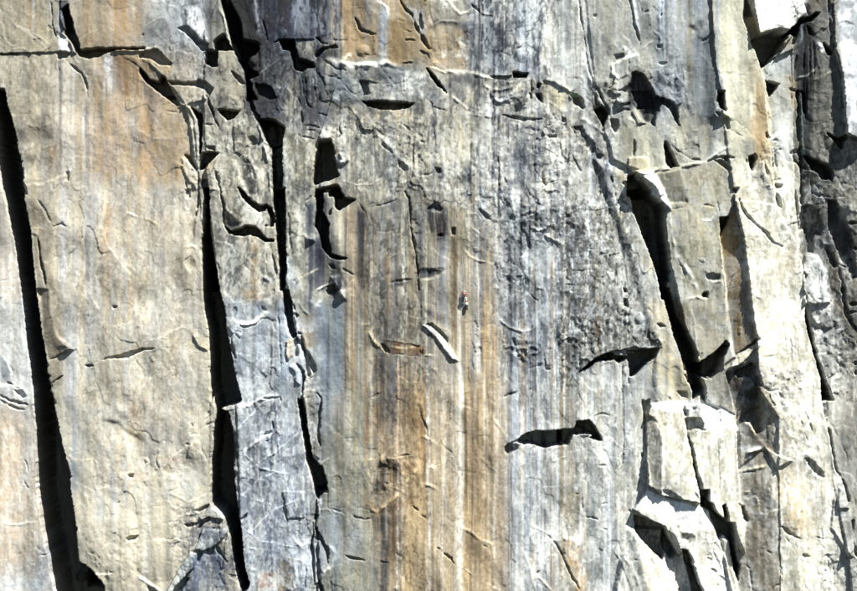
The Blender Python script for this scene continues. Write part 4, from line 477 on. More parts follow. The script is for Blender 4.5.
# --- sector 4
ck(4,0,"112 -20 118 90 135 210 150 300",2,6); ck(4,0,"150 300 165 400 185 470 205 560",1.8,5); rg(4,0,"110 60 130 150 152 260",2,1.5,(214,210,194),.4); ck(4,0,"195 505 225 550 255 600",4,8); rg(4,0,"428 0 436 80 440 140 455 195",3.4,3.4,(240,242,238),.9); ck(4,0,"412 -10 425 90 430 160 450 210 470 265",2.4,5,False); ck(4,0,"455 0 470 40 480 110",1.8,4); ck(4,0,"480 100 500 80 522 68",2.2,3)
rg(4,0,"320 385 360 360 400 345 460 325",2.6,2.6,(246,242,226),.8); rg(4,0,"362 280 395 305 420 335",3.4,3,(250,248,238),.85); rg(4,0,"350 200 400 245 440 310 450 330",2.2,1.8,(222,218,200),.6); rg(4,0,"480 290 540 245",2,1.6,(220,218,206),.5); rg(4,0,"440 340 480 390",1.6,1.4); ck(4,0,"404 345 402 400 398 460",2.2,4); cl(4,0,"320 328 372 326 378 345 350 362 330 355",3); pt(4,0,"315 330 380 325 370 362 330 365",(100,100,96),.6,3); up(4,0,"300 385 395 350 400 450 340 480 300 440",2,1.5); rg(4,0,"295 380 310 440 350 490",4,2.4,(244,240,224),.7)
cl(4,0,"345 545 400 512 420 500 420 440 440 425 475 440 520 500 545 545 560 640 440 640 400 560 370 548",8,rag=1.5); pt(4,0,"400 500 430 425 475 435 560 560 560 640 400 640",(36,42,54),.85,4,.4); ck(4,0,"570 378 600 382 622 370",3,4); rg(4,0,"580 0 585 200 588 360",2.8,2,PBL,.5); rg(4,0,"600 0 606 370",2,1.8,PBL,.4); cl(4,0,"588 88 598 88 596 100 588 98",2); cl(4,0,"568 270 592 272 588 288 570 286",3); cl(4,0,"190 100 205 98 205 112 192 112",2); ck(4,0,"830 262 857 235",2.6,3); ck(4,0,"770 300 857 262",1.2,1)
pt(4,0,"550 430 720 430 760 640 560 640",(146,156,166),.6,7,.5); ro(4,0,"420 380 740 420 760 640 420 640",1.3,5); ro(4,0,"170 470 320 470 400 640 200 640",1.3,4); pt(4,0,"560 440 620 440 600 500 560 500",(70,80,92),.6,4,.6); pt(4,0,"620 480 720 470 720 530 640 530",(90,98,110),.5,4,.6); rg(4,0,"0 490 50 540 75 591",3,2,(240,230,200),.6); cl(4,0,"55 555 90 560 130 591 140 640 90 620",6); lp(4,0,"60 555 40 530 0 515",2,9); pt(4,0,"20 380 100 480 130 560 80 560 30 480",(150,160,172),.5,5,.8)
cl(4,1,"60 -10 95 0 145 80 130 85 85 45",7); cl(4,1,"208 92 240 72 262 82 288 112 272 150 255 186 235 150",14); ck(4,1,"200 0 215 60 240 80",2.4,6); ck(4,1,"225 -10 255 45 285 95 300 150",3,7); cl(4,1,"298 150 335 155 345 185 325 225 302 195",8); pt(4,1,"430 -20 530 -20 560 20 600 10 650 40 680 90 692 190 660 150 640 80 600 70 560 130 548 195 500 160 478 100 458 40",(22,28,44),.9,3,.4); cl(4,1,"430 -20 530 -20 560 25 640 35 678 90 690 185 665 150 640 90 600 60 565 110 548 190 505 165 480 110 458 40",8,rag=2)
ck(4,1,"436 265 434 310 430 370",2.8,6); cl(4,1,"608 278 625 300 645 345 688 428 640 436 618 400",10); ck(4,1,"640 300 700 350",3,4); cl(4,1,"455 182 495 178 492 188 460 190",3); ck(4,1,"330 110 360 95 420 92",3,5); ck(4,1,"340 60 380 65 420 50",3,5); up(4,1,"335 40 420 20 430 45 350 65",3,1.5); up(4,1,"420 100 440 90 490 175 460 185",2.5); rg(4,1,"400 130 440 170 460 200",3,2,(236,230,206),.6); pt(4,1,"340 180 400 150 440 250 430 370 400 370 360 300",(160,154,128),.6,4,.4); pt(4,1,"440 240 520 190 600 280 640 430 520 460 440 370",(208,204,180),.6,5,.3)
cl(4,1,"85 200 130 195 150 240 210 290 205 345 175 345 125 290",4,rag=2); pt(4,1,"85 200 130 195 210 290 200 350 130 290",(110,106,88),.7,4,.6); ro(4,1,"80 180 240 260 260 360 130 340",1.8,4); rg(4,1,"160 230 210 280",4,3,(236,232,216),.6); rg(4,1,"120 140 190 180 280 245",3.4,2.4,(236,234,222),.6); ck(4,1,"50 170 80 215 125 290",2.4,4); ck(4,1,"60 345 90 400 130 465",2.2,4); ck(4,1,"110 480 150 530",1.8,3); ro(4,1,"0 130 60 200 120 400 60 591 0 591",1.2,5); cl(4,1,"8 135 28 138 28 160 10 162",3)
rg(4,1,"440 475 540 460 600 445 640 435",2.6,2.6,(246,238,214),.8); ck(4,1,"540 465 590 452",3.6,6); rg(4,1,"690 430 760 412 840 400",2.4,2.2,(240,234,212),.7); lp(4,1,"840 412 700 440 640 445 560 465",1.8,12); pt(4,1,"550 480 600 455 710 440 745 640 600 640",(160,156,136),.7,4,.4); tl(4,1,"545 475 700 440 745 640 610 640",.06,-.18,1.5); pt(4,1,"400 375 520 385 515 462 410 470",(216,200,160),.7,2); up(4,1,"398 372 515 380 515 468 412 476 400 450",2); ck(4,1,"650 320 720 350 790 395",2.2,3); ck(4,1,"720 330 745 320",2,3); rg(4,1,"660 270 720 330",3,2,(230,228,206),.5); ck(4,1,"775 380 825 385",3,5); pt(4,1,"640 300 700 340 740 410 690 425",(130,128,114),.5,3); ro(4,1,"600 230 830 230 830 420 690 430",1.0,5)  # shade below the step painted grey
for q in ["215 380 225 480 235 591","245 390 255 591","232 395 240 500"]: ck(4,1,q,1.6,2.5)
pt(4,1,"260 380 320 390 310 560 270 560",(90,100,126),.65,4,.8); ck(4,1,"300 480 315 540 325 600",3.4,5); cl(4,1,"212 362 248 364 240 380 218 380",3); cl(4,1,"392 430 415 450 425 480 410 480",5); cl(4,1,"370 520 400 500 405 545 385 540",5)
cl(4,1,"400 478 430 472 450 505 480 530 520 560 530 600 400 600",16); cl(4,2,"402 -10 500 -10 540 40 575 70 605 90 612 130 605 200 620 300 640 400 645 480 640 545 622 548 632 580 650 640 600 640 590 591 570 490 520 350 472 230 440 140",26)
rg(4,2,"515 78 535 95 540 118",3,22,(220,206,176),.8); rg(4,2,"500 0 530 30",2.4,16,(200,180,150),.6); pt(4,2,"540 200 620 200 640 540 620 540 560 300",(96,84,70),.5,4); up(4,1,"462 470 540 466 570 500 605 591 560 620 520 560",4,.8); pt(4,1,"462 470 540 466 572 500 610 600 560 620 520 560",(252,248,236),.9,1); up(4,2,"530 -5 600 -5 640 100 645 130 610 100 570 50",3,1); pt(4,2,"520 -5 598 -5 642 110 612 95 570 55",(252,248,236),.95,1.2)
ck(4,2,"375 68 400 90 440 132",4,8,False); ck(4,2,"330 66 360 60",2.6,4); ck(4,2,"362 40 400 70",2.2,4); pt(4,2,"322 180 350 200 380 360 410 520 420 640 390 640 360 420",(128,134,128),.65,2,.5); ck(4,2,"325 180 350 330 390 520 410 640",1.8,2.5,False); ck(4,2,"305 350 320 440 335 591",2.4,4)
for q in ["235 0 245 80","250 -5 258 60","318 -10 322 60","225 0 230 50","262 -5 268 90"]: ck(4,2,q,2,4)
ro(4,2,"0 0 320 100 320 591 0 591",1.2,8); rg(4,2,"635 130 645 250 672 380",2.6,2,(236,232,210),.6); rg(4,2,"675 385 720 430 760 510 800 591",4,3,(242,240,226),.7); ck(4,2,"670 380 720 470 740 591",1.6,3); ck(4,2,"640 120 700 110 740 98",1.8,2.5); ck(4,2,"750 98 775 95",3,4); ck(4,2,"840 495 857 495",2.8,4); pt(4,2,"640 420 700 500 730 591 640 591 640 480",(196,200,194),.6,3); bu(4,2,735,240,16,26,2.2); pt(4,2,"250 130 320 130 330 350 240 330",(196,184,150),.4,6)
cl(4,3,"118 488 160 440 200 405 260 375 285 365 330 385 400 386 395 355 455 352 460 345 520 348 582 345 572 365 560 392 515 425 470 480 440 508 415 512 410 430 395 400 370 420 345 430 320 400 285 408 240 410 200 425 165 460",16,.5); lp(4,3,"582 343 460 343 440 330 400 345 285 360 200 400 120 480",4,14); pt(4,3,"402 355 458 358 460 382 405 382",(252,252,248),.95,1); up(4,3,"402 355 458 358 460 382 405 382",17,1)
cl(4,3,"372 -10 392 -5 395 15 378 15",6); cl(4,3,"376 52 396 55 400 95 380 90",7); ck(4,3,"412 255 440 290 466 338",2,4); ck(4,3,"405 95 402 240 405 350",2,4); cl(4,3,"572 200 590 196 615 210 590 220",6); ck(4,3,"495 75 540 140",1.8,3); ro(4,3,"0 130 260 200 280 350 130 480 0 470",2.0,5); ro(4,3,"240 70 380 100 370 380 240 340",1.6,5); ro(4,3,"410 200 560 230 600 300 580 345 430 340",1.6,5); pt(4,3,"250 80 370 90 370 340 260 320",(136,132,118),.5,5,.5); pt(4,3,"40 140 110 160 110 380 20 380",(96,100,80),.5,5,.9); pt(4,3,"430 200 560 240 580 320 440 320",(140,138,128),.5,5,.5); bu(4,3,470,165,5,6,3); bu(4,3,405,175,5,5,3); pt(4,3,"395 160 420 160 420 195 395 190",WHT,.8,2); bu(4,3,405,125,4,4,2.5)
cl(4,3,"590 -10 645 -10 665 60 690 150 745 250 800 385 857 591 780 640 770 560 740 450 700 350 650 170 610 40",26); cl(4,3,"800 430 830 415 870 385 870 520 830 500 805 470",22); pt(4,3,"650 30 740 60 760 200 790 400 740 280 690 150",(110,98,78),.7,3,.4); ck(4,3,"712 390 725 450 745 500",2.4,5); ck(4,3,"738 500 760 540 780 575",4.4,9,False); ck(4,3,"655 30 700 140 730 240",3,5); rg(4,3,"735 55 800 45 857 60",2.8,2.4,(240,232,206),.7); cl(4,3,"828 30 840 18 857 18 857 40 838 42",6); rg(4,3,"745 70 790 200 795 400",2,1.6,(222,210,170),.4); ck(4,3,"570 345 545 440 545 560",2.4,2.5); bu(4,3,640,520,12,18,-2); ck(4,3,"370 400 362 591",1.8,3); rg(4,3,"385 395 385 591",4,3.5,(176,172,156),.6); ck(4,3,"405 400 406 591",2,5); ro(4,3,"780 330 830 350 830 420 790 410",1.8,3); rg(4,3,"280 350 320 380 370 382",2.4,2,(220,214,190),.6)  # brownish shade painted beside the diagonal cleft
cl(4,4,"0 232 80 222 92 180 130 175 165 175 205 222 238 268 248 298 225 296 178 276 200 262 150 252 80 258 60 290 50 315 0 320",15,.6); lp(4,4,"248 290 200 215 165 172 90 176 78 220 0 228",3,10); up(4,4,"92 215 150 235 170 255 100 252",8,1.5); ck(4,4,"180 162 228 137 260 137 300 153",1.8,3.5); ck(4,4,"362 -10 370 200 368 430",2,3.5,False); ck(4,4,"370 440 350 470 328 502",2.4,4); ck(4,4,"222 440 270 445",2.4,3.5); cl(4,4,"475 370 492 368 498 385 485 396 474 388",5); cl(4,4,"483 62 505 72 528 58 518 110 500 152 490 110",8); ck(4,4,"255 190 285 215 280 250",1.2,1.2); ck(4,4,"415 -5 418 90",1.4,2); pt(4,4,"370 280 435 290 430 440 375 440",(150,158,172),.6,3)
pt(4,4,"495 140 540 140 600 270 600 400 592 600 530 580 515 400",(126,114,90),.85,2,.3); tl(4,4,"495 140 545 160 600 270 602 400 592 600 530 580 510 400",.75,0,1.0); lp(4,4,"595 600 600 400 602 270 545 140",2,10); rg(4,4,"545 90 565 180 605 270",3,2,(240,232,206),.5); pt(4,4,"540 90 600 70 620 200 600 270 560 240",(196,184,150),.6,3)  # shaded left face: tilt plus painted brown-grey shade
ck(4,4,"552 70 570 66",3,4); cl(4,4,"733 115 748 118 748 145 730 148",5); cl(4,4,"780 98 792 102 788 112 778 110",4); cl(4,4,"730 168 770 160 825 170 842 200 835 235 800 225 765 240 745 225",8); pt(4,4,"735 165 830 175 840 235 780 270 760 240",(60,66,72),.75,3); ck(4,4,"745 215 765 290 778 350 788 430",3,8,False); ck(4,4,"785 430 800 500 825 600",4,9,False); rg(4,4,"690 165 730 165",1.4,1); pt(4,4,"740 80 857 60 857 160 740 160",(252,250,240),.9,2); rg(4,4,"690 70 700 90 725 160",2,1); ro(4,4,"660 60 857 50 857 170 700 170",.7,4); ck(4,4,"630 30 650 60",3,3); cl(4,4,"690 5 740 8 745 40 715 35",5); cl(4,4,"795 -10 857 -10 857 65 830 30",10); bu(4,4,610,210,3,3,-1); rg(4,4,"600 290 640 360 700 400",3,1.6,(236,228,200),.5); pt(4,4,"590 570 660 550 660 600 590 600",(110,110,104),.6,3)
cl(4,5,"435 142 480 150 540 170 610 200 628 240 640 290 672 340 682 380 660 402 640 395 622 360 600 400 565 370 510 315 465 255 445 225",12,.8); pt(4,5,"470 200 600 210 640 300 600 400 510 310",(90,88,84),.6,4); tl(4,5,"450 225 620 240 625 380 580 390 510 310",.2,-.6,2,8); cl(4,5,"620 250 650 300 682 370 660 402 636 395 618 340",8); cl(4,5,"715 338 745 342 770 390 780 440 750 440 735 400",12); cl(4,5,"750 440 782 440 800 500 850 640 790 640 765 520",16); pt(4,5,"690 240 740 235 785 290 770 310 700 300",(96,100,104),.6,3,.3); bu(4,5,745,275,8,6,-4); ck(4,5,"680 370 720 390",3,5); ck(4,5,"680 250 690 200",2.4,3); pt(4,5,"600 400 700 380 760 450 770 600 660 600 620 500",(160,160,152),.6,4); ro(4,5,"620 200 790 250 780 400 700 380",1.2,4)
ck(4,5,"0 350 30 420 50 480 90 540 120 600",2.8,5); ck(4,5,"145 150 180 152 230 166",2.2,4); ck(4,5,"238 75 262 65 285 72",2.2,3.5); ck(4,5,"235 70 240 130",1.2,2); ck(4,5,"90 15 130 18",2.4,3.5); ck(4,5,"20 165 45 165",1.8,2.5); ck(4,5,"20 205 75 203",1.8,2.5); ck(4,5,"245 215 280 222",1.8,2.5); ck(4,5,"130 20 125 150",2.6,2.5); pt(4,5,"20 270 100 260 130 300 130 420 170 600 110 600 60 480 20 400",(214,168,106),.7,3,.4); up(4,5,"20 275 70 270 115 310 100 400 60 470 30 420",2,2); pt(4,5,"60 0 130 0 130 150 30 180",(200,186,150),.5,4)
up(4,5,"400 230 430 225 520 330 585 400 640 500 660 600 500 620 450 420",4,5,.3); pt(4,5,"440 250 520 330 590 420 650 600 500 600 460 420",(228,214,182),.7,3,.1); rg(4,5,"345 350 400 420 440 500 470 591",3.4,2.4,(240,240,230),.6); lp(4,5,"420 600 400 520 350 400 300 330",1.2,12); ck(4,5,"430 395 455 400",2,3); ck(4,5,"390 100 415 130 420 160",3,4); pt(4,5,"330 100 400 110 420 230 340 220",(206,184,150),.5,5); pt(4,5,"430 200 470 240 510 330 460 300",(206,206,196),.5,3); rg(4,5,"410 120 440 100 460 0",2,1.5,(250,246,230),.6); bu(4,5,640,90,40,14,2); pt(4,5,"10 530 70 540 80 600 0 600",(110,106,96),.5,4); pt(4,5,"790 180 857 200 857 280 810 270",(196,190,170),.4,5); pt(4,5,"500 30 530 40 510 90",(150,140,124),.3,4)
cl(4,5,"590 -10 640 -10 700 30 720 60 640 45 610 30",3); ck(4,5,"715 0 730 70",2,4); ck(4,5,"760 80 820 78",3,5); ck(4,5,"780 0 820 60",2.6,4); cl(4,5,"820 -10 870 -10 870 100 845 90 830 40",12); pt(4,5,"580 0 700 0 700 50 640 50",(130,128,118),.5,4)
# --- sector 5
cl(5,0,"262 226 300 200 345 182 400 168 440 182 470 182 500 150 535 128 545 135 520 200 478 196 450 240 440 272 400 300 370 340 326 372",22,.5); cl(5,0,"525 130 550 108 580 105 622 75 640 80 600 118 570 125 545 140",9); cl(5,0,"345 440 390 448 432 465 405 500 375 532",12,.5); pt(5,0,"225 -300 255 -300 258 0 275 50 292 95 240 110 232 50",(56,46,40),.85,1.5); tl(5,0,"226 -300 255 -300 256 0 295 95 310 185 262 226 238 110",.5,0,.8,-2); pt(5,0,"240 100 292 92 310 185 264 226",(186,160,116),.85,1.5)
rg(5,0,"262 -200 262 0 285 80 312 188",2.4,2,(240,232,210),.6); rg(5,0,"320 180 360 160 400 142 430 150 460 165",3,2.4,(206,196,170),.7); ck(5,0,"455 60 500 50 530 90 480 130",2.4,3); ck(5,0,"480 80 530 110",2.4,3); pt(5,0,"450 50 520 50 550 120 480 140",(190,186,170),.7,4); ro(5,0,"440 40 580 60 560 130 440 150",.9,4); pt(5,0,"330 375 500 280 500 400 345 440",(178,184,184),.6,4); pt(5,0,"345 370 440 280 500 285 495 380 420 400",(206,208,200),.5,4)
for q in ["560 140 558 300 560 430","585 230 592 300 590 440","608 230 615 300 612 420","560 430 555 591","575 450 570 591","520 300 510 400"]: ck(5,0,q,3,4.5)
pt(5,0,"548 120 620 130 620 440 560 591 550 591",(44,52,56),.6,3,.8); rg(5,0,"520 430 570 420 620 385",1.8,2,(200,200,186),.6); rg(5,0,"610 440 670 418 732 385",1.8,2,(196,188,164),.7); rg(5,0,"632 240 650 265 662 290",3.4,4,(248,248,240),.9); cl(5,0,"665 245 715 290 712 305 690 306 675 285",9); cl(5,0,"578 150 600 165 612 200 585 195",7); rg(5,0,"545 130 548 200 535 240",2,2,(170,186,190),.6); ck(5,0,"485 400 495 480 490 591",2,4); cl(5,0,"488 485 512 488 510 500 490 500",5); pt(5,0,"480 390 520 440 525 591 490 591",(186,166,130),.7,2)
ck(5,0,"690 0 695 130 710 240 735 310 760 430 768 591",2,5,False); rg(5,0,"750 160 800 220 830 330 820 440",7,1.6,(214,216,214),.3); ro(5,0,"620 100 700 100 760 591 620 591",.7,6); ck(5,0,"0 240 50 200 70 170",2.4,3); cl(5,0,"85 500 105 540 120 591 90 600 80 560",6); ck(5,0,"65 0 95 200 85 380 110 560",1.4,1.6); ro(5,0,"690 0 857 0 857 590 760 590",.45,6); lp(5,0,"860 -40 830 140 780 120 700 160",1,16); ck(5,0,"560 20 590 100",2.4,4); pt(5,0,"580 0 640 0 640 60 590 80",(150,130,114),.5,4)
tl(5,0,"0 230 60 260 100 480 110 590 0 590",.12,.0,4)
cl(5,1,"88 -10 118 -10 130 60 136 92 112 82 96 50",12); ck(5,1,"78 102 110 122",3,6); cl(5,1,"120 125 145 130 150 190 135 195 125 160",5); ck(5,1,"150 190 200 215 260 252",1.6,3); ck(5,1,"30 368 80 346 150 342 212 350",2.8,6); cl(5,1,"128 338 155 340 148 362 132 360",7); cl(5,1,"70 358 115 358 160 395 162 412 130 405 95 378",7); cl(5,1,"168 512 196 515 182 541",6); cl(5,1,"258 338 290 325 298 345 290 380 278 412 265 390",9); cl(5,1,"350 212 375 240 365 250 350 235",6); cl(5,1,"405 490 440 492 436 510 410 512",6)
for q in ["340 350 350 410 370 470","375 370 395 380 385 410","400 300 405 350 420 460","415 540 410 590","420 250 385 250","240 350 250 380"]: ck(5,1,q,2.6,4.5)
pt(5,1,"0 40 80 60 90 140 0 130",(130,140,144),.6,5); pt(5,1,"225 250 300 250 290 350 230 345",(160,158,150),.6,4); rg(5,1,"20 365 70 335 120 300 150 290",2.6,2,(246,238,216),.7); pt(5,1,"60 260 155 270 150 340 50 350",(240,236,220),.6,4); pt(5,1,"300 0 340 0 360 330 300 330",(206,176,128),.7,2); ro(5,1,"300 240 440 220 440 560 340 500",1.0,4); rg(5,1,"340 340 390 470 415 591",2.6,2.4,(222,200,150),.6); rg(5,1,"270 0 268 130",3,1.4,(248,244,224),.6); rg(5,1,"345 0 372 110 375 240",2.6,2,(236,234,214),.6); rg(5,1,"370 250 430 205",3,3,(250,246,230),.8); pt(5,1,"430 100 485 100 500 591 430 591",(238,236,224),.6,4)
ck(5,1,"528 -10 538 150 548 330 555 591",5,9,False); ck(5,1,"558 -10 560 80 575 130",4,9,False); rg(5,1,"548 0 552 150 560 330",1.6,5,(150,166,156),.7); cl(5,1,"486 320 500 306 525 304 540 320 520 322 505 330",6); ck(5,1,"495 325 525 370 560 395 610 405",4.4,7,False); rg(5,1,"500 322 520 308 532 318",2.2,3,(236,232,220),.7); cl(5,1,"565 335 620 350 690 385 712 405 725 440 715 470 700 455 690 460 662 462 640 425 605 400",12); cl(5,1,"688 215 720 232 745 242 790 232 800 240 780 262 770 300 745 280 715 245",9); ck(5,1,"780 325 820 308",2.2,4); pt(5,1,"570 130 620 150 640 330 580 340",(90,94,88),.6,4,.6); rg(5,1,"660 150 700 210 740 240",1.6,1.6); ro(5,1,"570 0 770 0 770 240 700 400 570 340",.8,6); ro(5,1,"620 420 857 400 857 640 620 640",1.1,5); rg(5,1,"790 260 840 265 857 275",4,3.4,(226,222,212),.7); rg(5,1,"800 320 857 310",4,3,(216,210,200),.6); rg(5,1,"810 420 857 430",3,2.4); ck(5,1,"600 430 606 591",2.4,3); cl(5,1,"548 440 565 440 562 458 550 458",4); rg(5,1,"620 360 680 390 700 440",2,2,(150,146,130),.5); ck(5,1,"600 530 640 550 720 560",4,4)
ck(5,2,"205 50 222 100 250 150 310 205 350 232 390 285 440 308",2.8,6,False); cl(5,2,"102 155 158 150 140 195 112 250 105 200",9,.5); ck(5,2,"70 20 90 80 103 150",1.6,3); cl(5,2,"170 -10 200 -10 185 22",7); ck(5,2,"0 90 40 85 80 100",1.8,3); rg(5,2,"0 165 50 170 85 130",2.4,2,(246,244,230),.6); rg(5,2,"95 200 110 300 125 450 130 591",3,2.6,(240,232,200),.7); pt(5,2,"0 180 80 180 90 400 0 450",(190,182,150),.5,5); cl(5,2,"20 466 60 455 100 460 95 485 60 495 35 488",5); pt(5,2,"20 455 105 455 100 490 40 495",(80,84,84),.7,2); rg(5,2,"60 500 105 495 125 555",3,3,(246,240,220),.7); cl(5,2,"5 570 30 560 35 590 10 591",5)
ck(5,2,"140 545 170 480 215 430",1.8,3); ck(5,2,"218 385 245 387",2.4,4); ck(5,2,"222 330 260 360 330 408",1.3,1.8); pt(5,2,"215 60 330 40 440 290 350 230 240 150",(236,226,200),.5,4); cl(5,2,"405 40 425 50 435 100 420 95 408 60",4); rg(5,2,"405 10 430 30 430 60",3,3,(250,246,230),.7); ro(5,2,"440 100 560 100 560 591 480 400",.9,6); rg(5,2,"250 550 300 580 330 591",2,1.5); ck(5,2,"300 250 370 330 430 370",1.2,1); pt(5,2,"440 380 480 370 490 520 450 520",(206,180,136),.4,5)
cl(5,2,"535 150 545 100 560 85 600 80 640 130 680 208 660 250 640 240 625 260 618 345 592 350 580 240 560 210 540 215",6,rag=2); cl(5,2,"690 60 735 66 780 150 800 230 840 370 855 480 825 500 805 405 775 395 740 320 705 220",7,rag=1.5); pt(5,2,"690 60 735 66 800 230 850 480 800 400 740 320",(70,70,68),.6,4); pt(5,2,"530 0 620 0 690 120 660 340 600 350 540 220",(60,66,72),.5,4,.6); rg(5,2,"560 75 590 75 620 100",1.8,3,(160,170,176),.6); rg(5,2,"620 260 660 270 690 320",2.4,3,(130,130,126),.5)
for q in ["800 185 857 188","830 320 857 325","830 480 857 478","820 380 860 385"]: ck(5,2,q,4,7)
for q in ["800 200 857 240","810 170 857 170","800 110 857 130"]: rg(5,2,q,3,3,(190,184,164),.5)
pt(5,2,"770 20 857 30 857 180 790 170",(176,170,150),.7,4); ck(5,2,"515 0 525 100 535 200",3,6); ck(5,2,"540 0 545 80",3,7)
up(5,2,"570 352 640 355 665 400 685 440 700 530 705 620 560 620 556 440",5,1.2); pt(5,2,"572 352 650 358 685 440 700 600 560 600 558 440",(214,214,208),.85,2); ro(5,2,"560 360 690 430 700 591 560 591",.9,4); ck(5,2,"555 440 575 470 570 495",4,6); ck(5,2,"545 300 550 440",2.4,4); cl(5,2,"690 330 720 350 745 420 730 430 705 400",5); ck(5,2,"750 410 770 500 780 591",3,5); ck(5,2,"715 400 800 420 830 520",3,5); ro(5,2,"690 300 857 300 857 591 710 591",1.2,5); pt(5,2,"690 340 760 380 780 591 710 591",(130,116,92),.6,4)
cl(5,3,"565 85 590 165 612 260 640 370 670 470 725 600 662 600 652 480 620 350 592 250 568 150",12); ck(5,3,"555 0 575 60 572 110",2.4,5); up(5,3,"575 60 700 0 745 110 745 180 700 215 620 180 590 130",3,2); pt(5,3,"575 60 700 20 745 120 700 210 600 160",(222,218,208),.6,3); ck(5,3,"600 185 660 210 720 215",3,4); ro(5,3,"570 0 740 60 857 300 857 591 700 591 620 240",1.4,5); ck(5,3,"770 -10 785 70 800 140 830 190 857 222",4,7,False); pt(5,3,"710 0 770 0 800 150 857 230 857 300 760 200",(150,138,112),.6,4); pt(5,3,"790 0 857 0 857 200 810 140",(120,112,98),.6,4); ck(5,3,"610 40 660 50",2,4)
for q in ["850 275 857 330","835 400 857 405","840 450 857 460","800 130 857 120","810 80 857 80"]: ck(5,3,q,4,6)
for q in ["760 180 770 230","775 260 800 280","700 320 740 350","640 250 700 260"]: rg(5,3,q,5,4,(230,228,222),.6)
cl(5,3,"0 385 60 345 110 300 135 278 152 290 135 340 115 360 110 400 100 440 60 478 30 465 0 470",18,.8); cl(5,3,"218 332 262 300 300 255 312 262 300 285 250 310",7); up(5,3,"130 290 155 280 170 330 185 360 130 400 120 430 112 400",4,1.5); up(5,3,"150 420 185 360 310 280 315 300 260 360 200 410",4,1); pt(5,3,"150 425 185 362 312 282 305 310 250 365",(226,216,186),.8,2)
cl(5,3,"195 440 240 420 278 392 300 420 318 480 325 520 300 525 270 475 240 465 205 475 180 445",7); pt(5,3,"130 450 200 420 280 395 318 480 318 600 135 600",(112,104,90),.8,2,.3); rg(5,3,"135 430 150 420 200 400",2,2,(236,230,206),.6)
for q in ["470 180 450 280 410 340","490 130 470 240 430 400","500 240 500 300","420 330 440 290 470 250","400 420 380 500 400 560","490 450 520 530 545 560","480 440 440 560","530 120 520 240 530 440"]: ck(5,3,q,1.6,2.6)
rg(5,3,"495 200 498 330 500 440",2.4,2.4,(246,242,224),.5); rg(5,3,"300 380 340 350 420 340",2.6,2,(240,228,196),.5); rg(5,3,"450 200 430 280 400 340",2,1.6); pt(5,3,"270 60 420 100 400 350 320 360 300 200",(236,224,190),.5,4); pt(5,3,"400 350 480 350 500 500 420 560 380 480",(196,192,176),.5,5); ro(5,3,"310 380 540 420 560 591 330 591",1.1,5); ck(5,3,"330 530 380 555 415 540",3.4,4); ck(5,3,"420 560 440 591",3,4); ck(5,3,"0 30 20 18 35 30",4,6)
rg(5,3,"125 0 135 100 155 250 165 300",3,2.4,(240,234,206),.7); lp(5,3,"310 280 290 200 262 60 250 0",2,10)
cl(5,4,"-5 30 30 58 60 75 100 100 90 112 60 95 30 85 0 68",8); pt(5,4,"210 20 310 0 320 170 350 300 300 330 220 180",(60,54,50),.6,5); cl(5,4,"215 150 260 100 310 90 325 170 330 220 300 240 260 170 235 165",5,rag=2); up(5,4,"205 220 240 165 300 235 350 300 215 420",4,2); rg(5,4,"238 165 275 200 300 238",2.4,5,(230,214,176),.8); rg(5,4,"235 345 290 328 350 312",3.2,6,(246,230,190),.95); rg(5,4,"215 445 270 430 352 408",3,6,(240,222,180),.9); ck(5,4,"240 355 300 338 345 325",2,5); ck(5,4,"225 455 300 440",3,6)
up(5,4,"345 305 400 340 495 380 440 400 408 418 375 360",4,.9); pt(5,4,"345 306 400 342 492 380 412 415 378 360",(246,236,210),.85,1.5); rg(5,4,"628 255 600 300 568 372",5,5,(253,250,240),.95); pt(5,4,"550 385 590 372 620 400 672 460 650 500 600 475",(84,86,86),.8,3,.3); cl(5,4,"570 380 610 385 672 455 665 480 620 450",5,rag=2); cl(5,4,"655 -10 700 -10 718 45 690 52 668 60",14); ck(5,4,"668 60 690 180 712 300 735 420 780 520 800 600",3,8,False); rg(5,4,"645 60 680 200 710 340 745 510",2.6,2.4,(206,214,200),.6); ck(5,4,"515 110 550 200 590 300",2,4); ck(5,4,"540 60 580 160 620 250",2.6,4.5); ck(5,4,"590 170 600 200 580 180",2,3); ro(5,4,"340 60 560 60 560 400 380 360",.9,6); pt(5,4,"560 60 660 60 740 500 640 300",(222,222,206),.5,4); pt(5,4,"730 450 790 530 800 600 735 600",WHT,.7,2); up(5,4,"745 530 780 540 800 640 735 640",3,1)
rg(5,4,"640 260 650 340 690 420",3,2,(236,228,206),.5); pt(5,4,"320 20 400 40 380 180 330 190",(220,204,170),.5,4); ck(5,4,"330 180 380 190",2,3); ck(5,4,"430 590 440 500 470 450",1.6,3); ck(5,4,"205 110 195 170 215 215",3,4); ck(5,4,"90 240 95 400 95 591",2,3); ck(5,4,"100 100 105 200",3,3); rg(5,4,"195 140 205 300 208 500",2.6,2,(240,234,214),.5); ck(5,4,"0 215 30 220",2.4,3.5)
pt(5,4,"740 60 857 60 857 600 800 600 760 450",(172,164,148),.6,4); ck(5,4,"690 140 740 250 790 350 800 480",3,1.5)
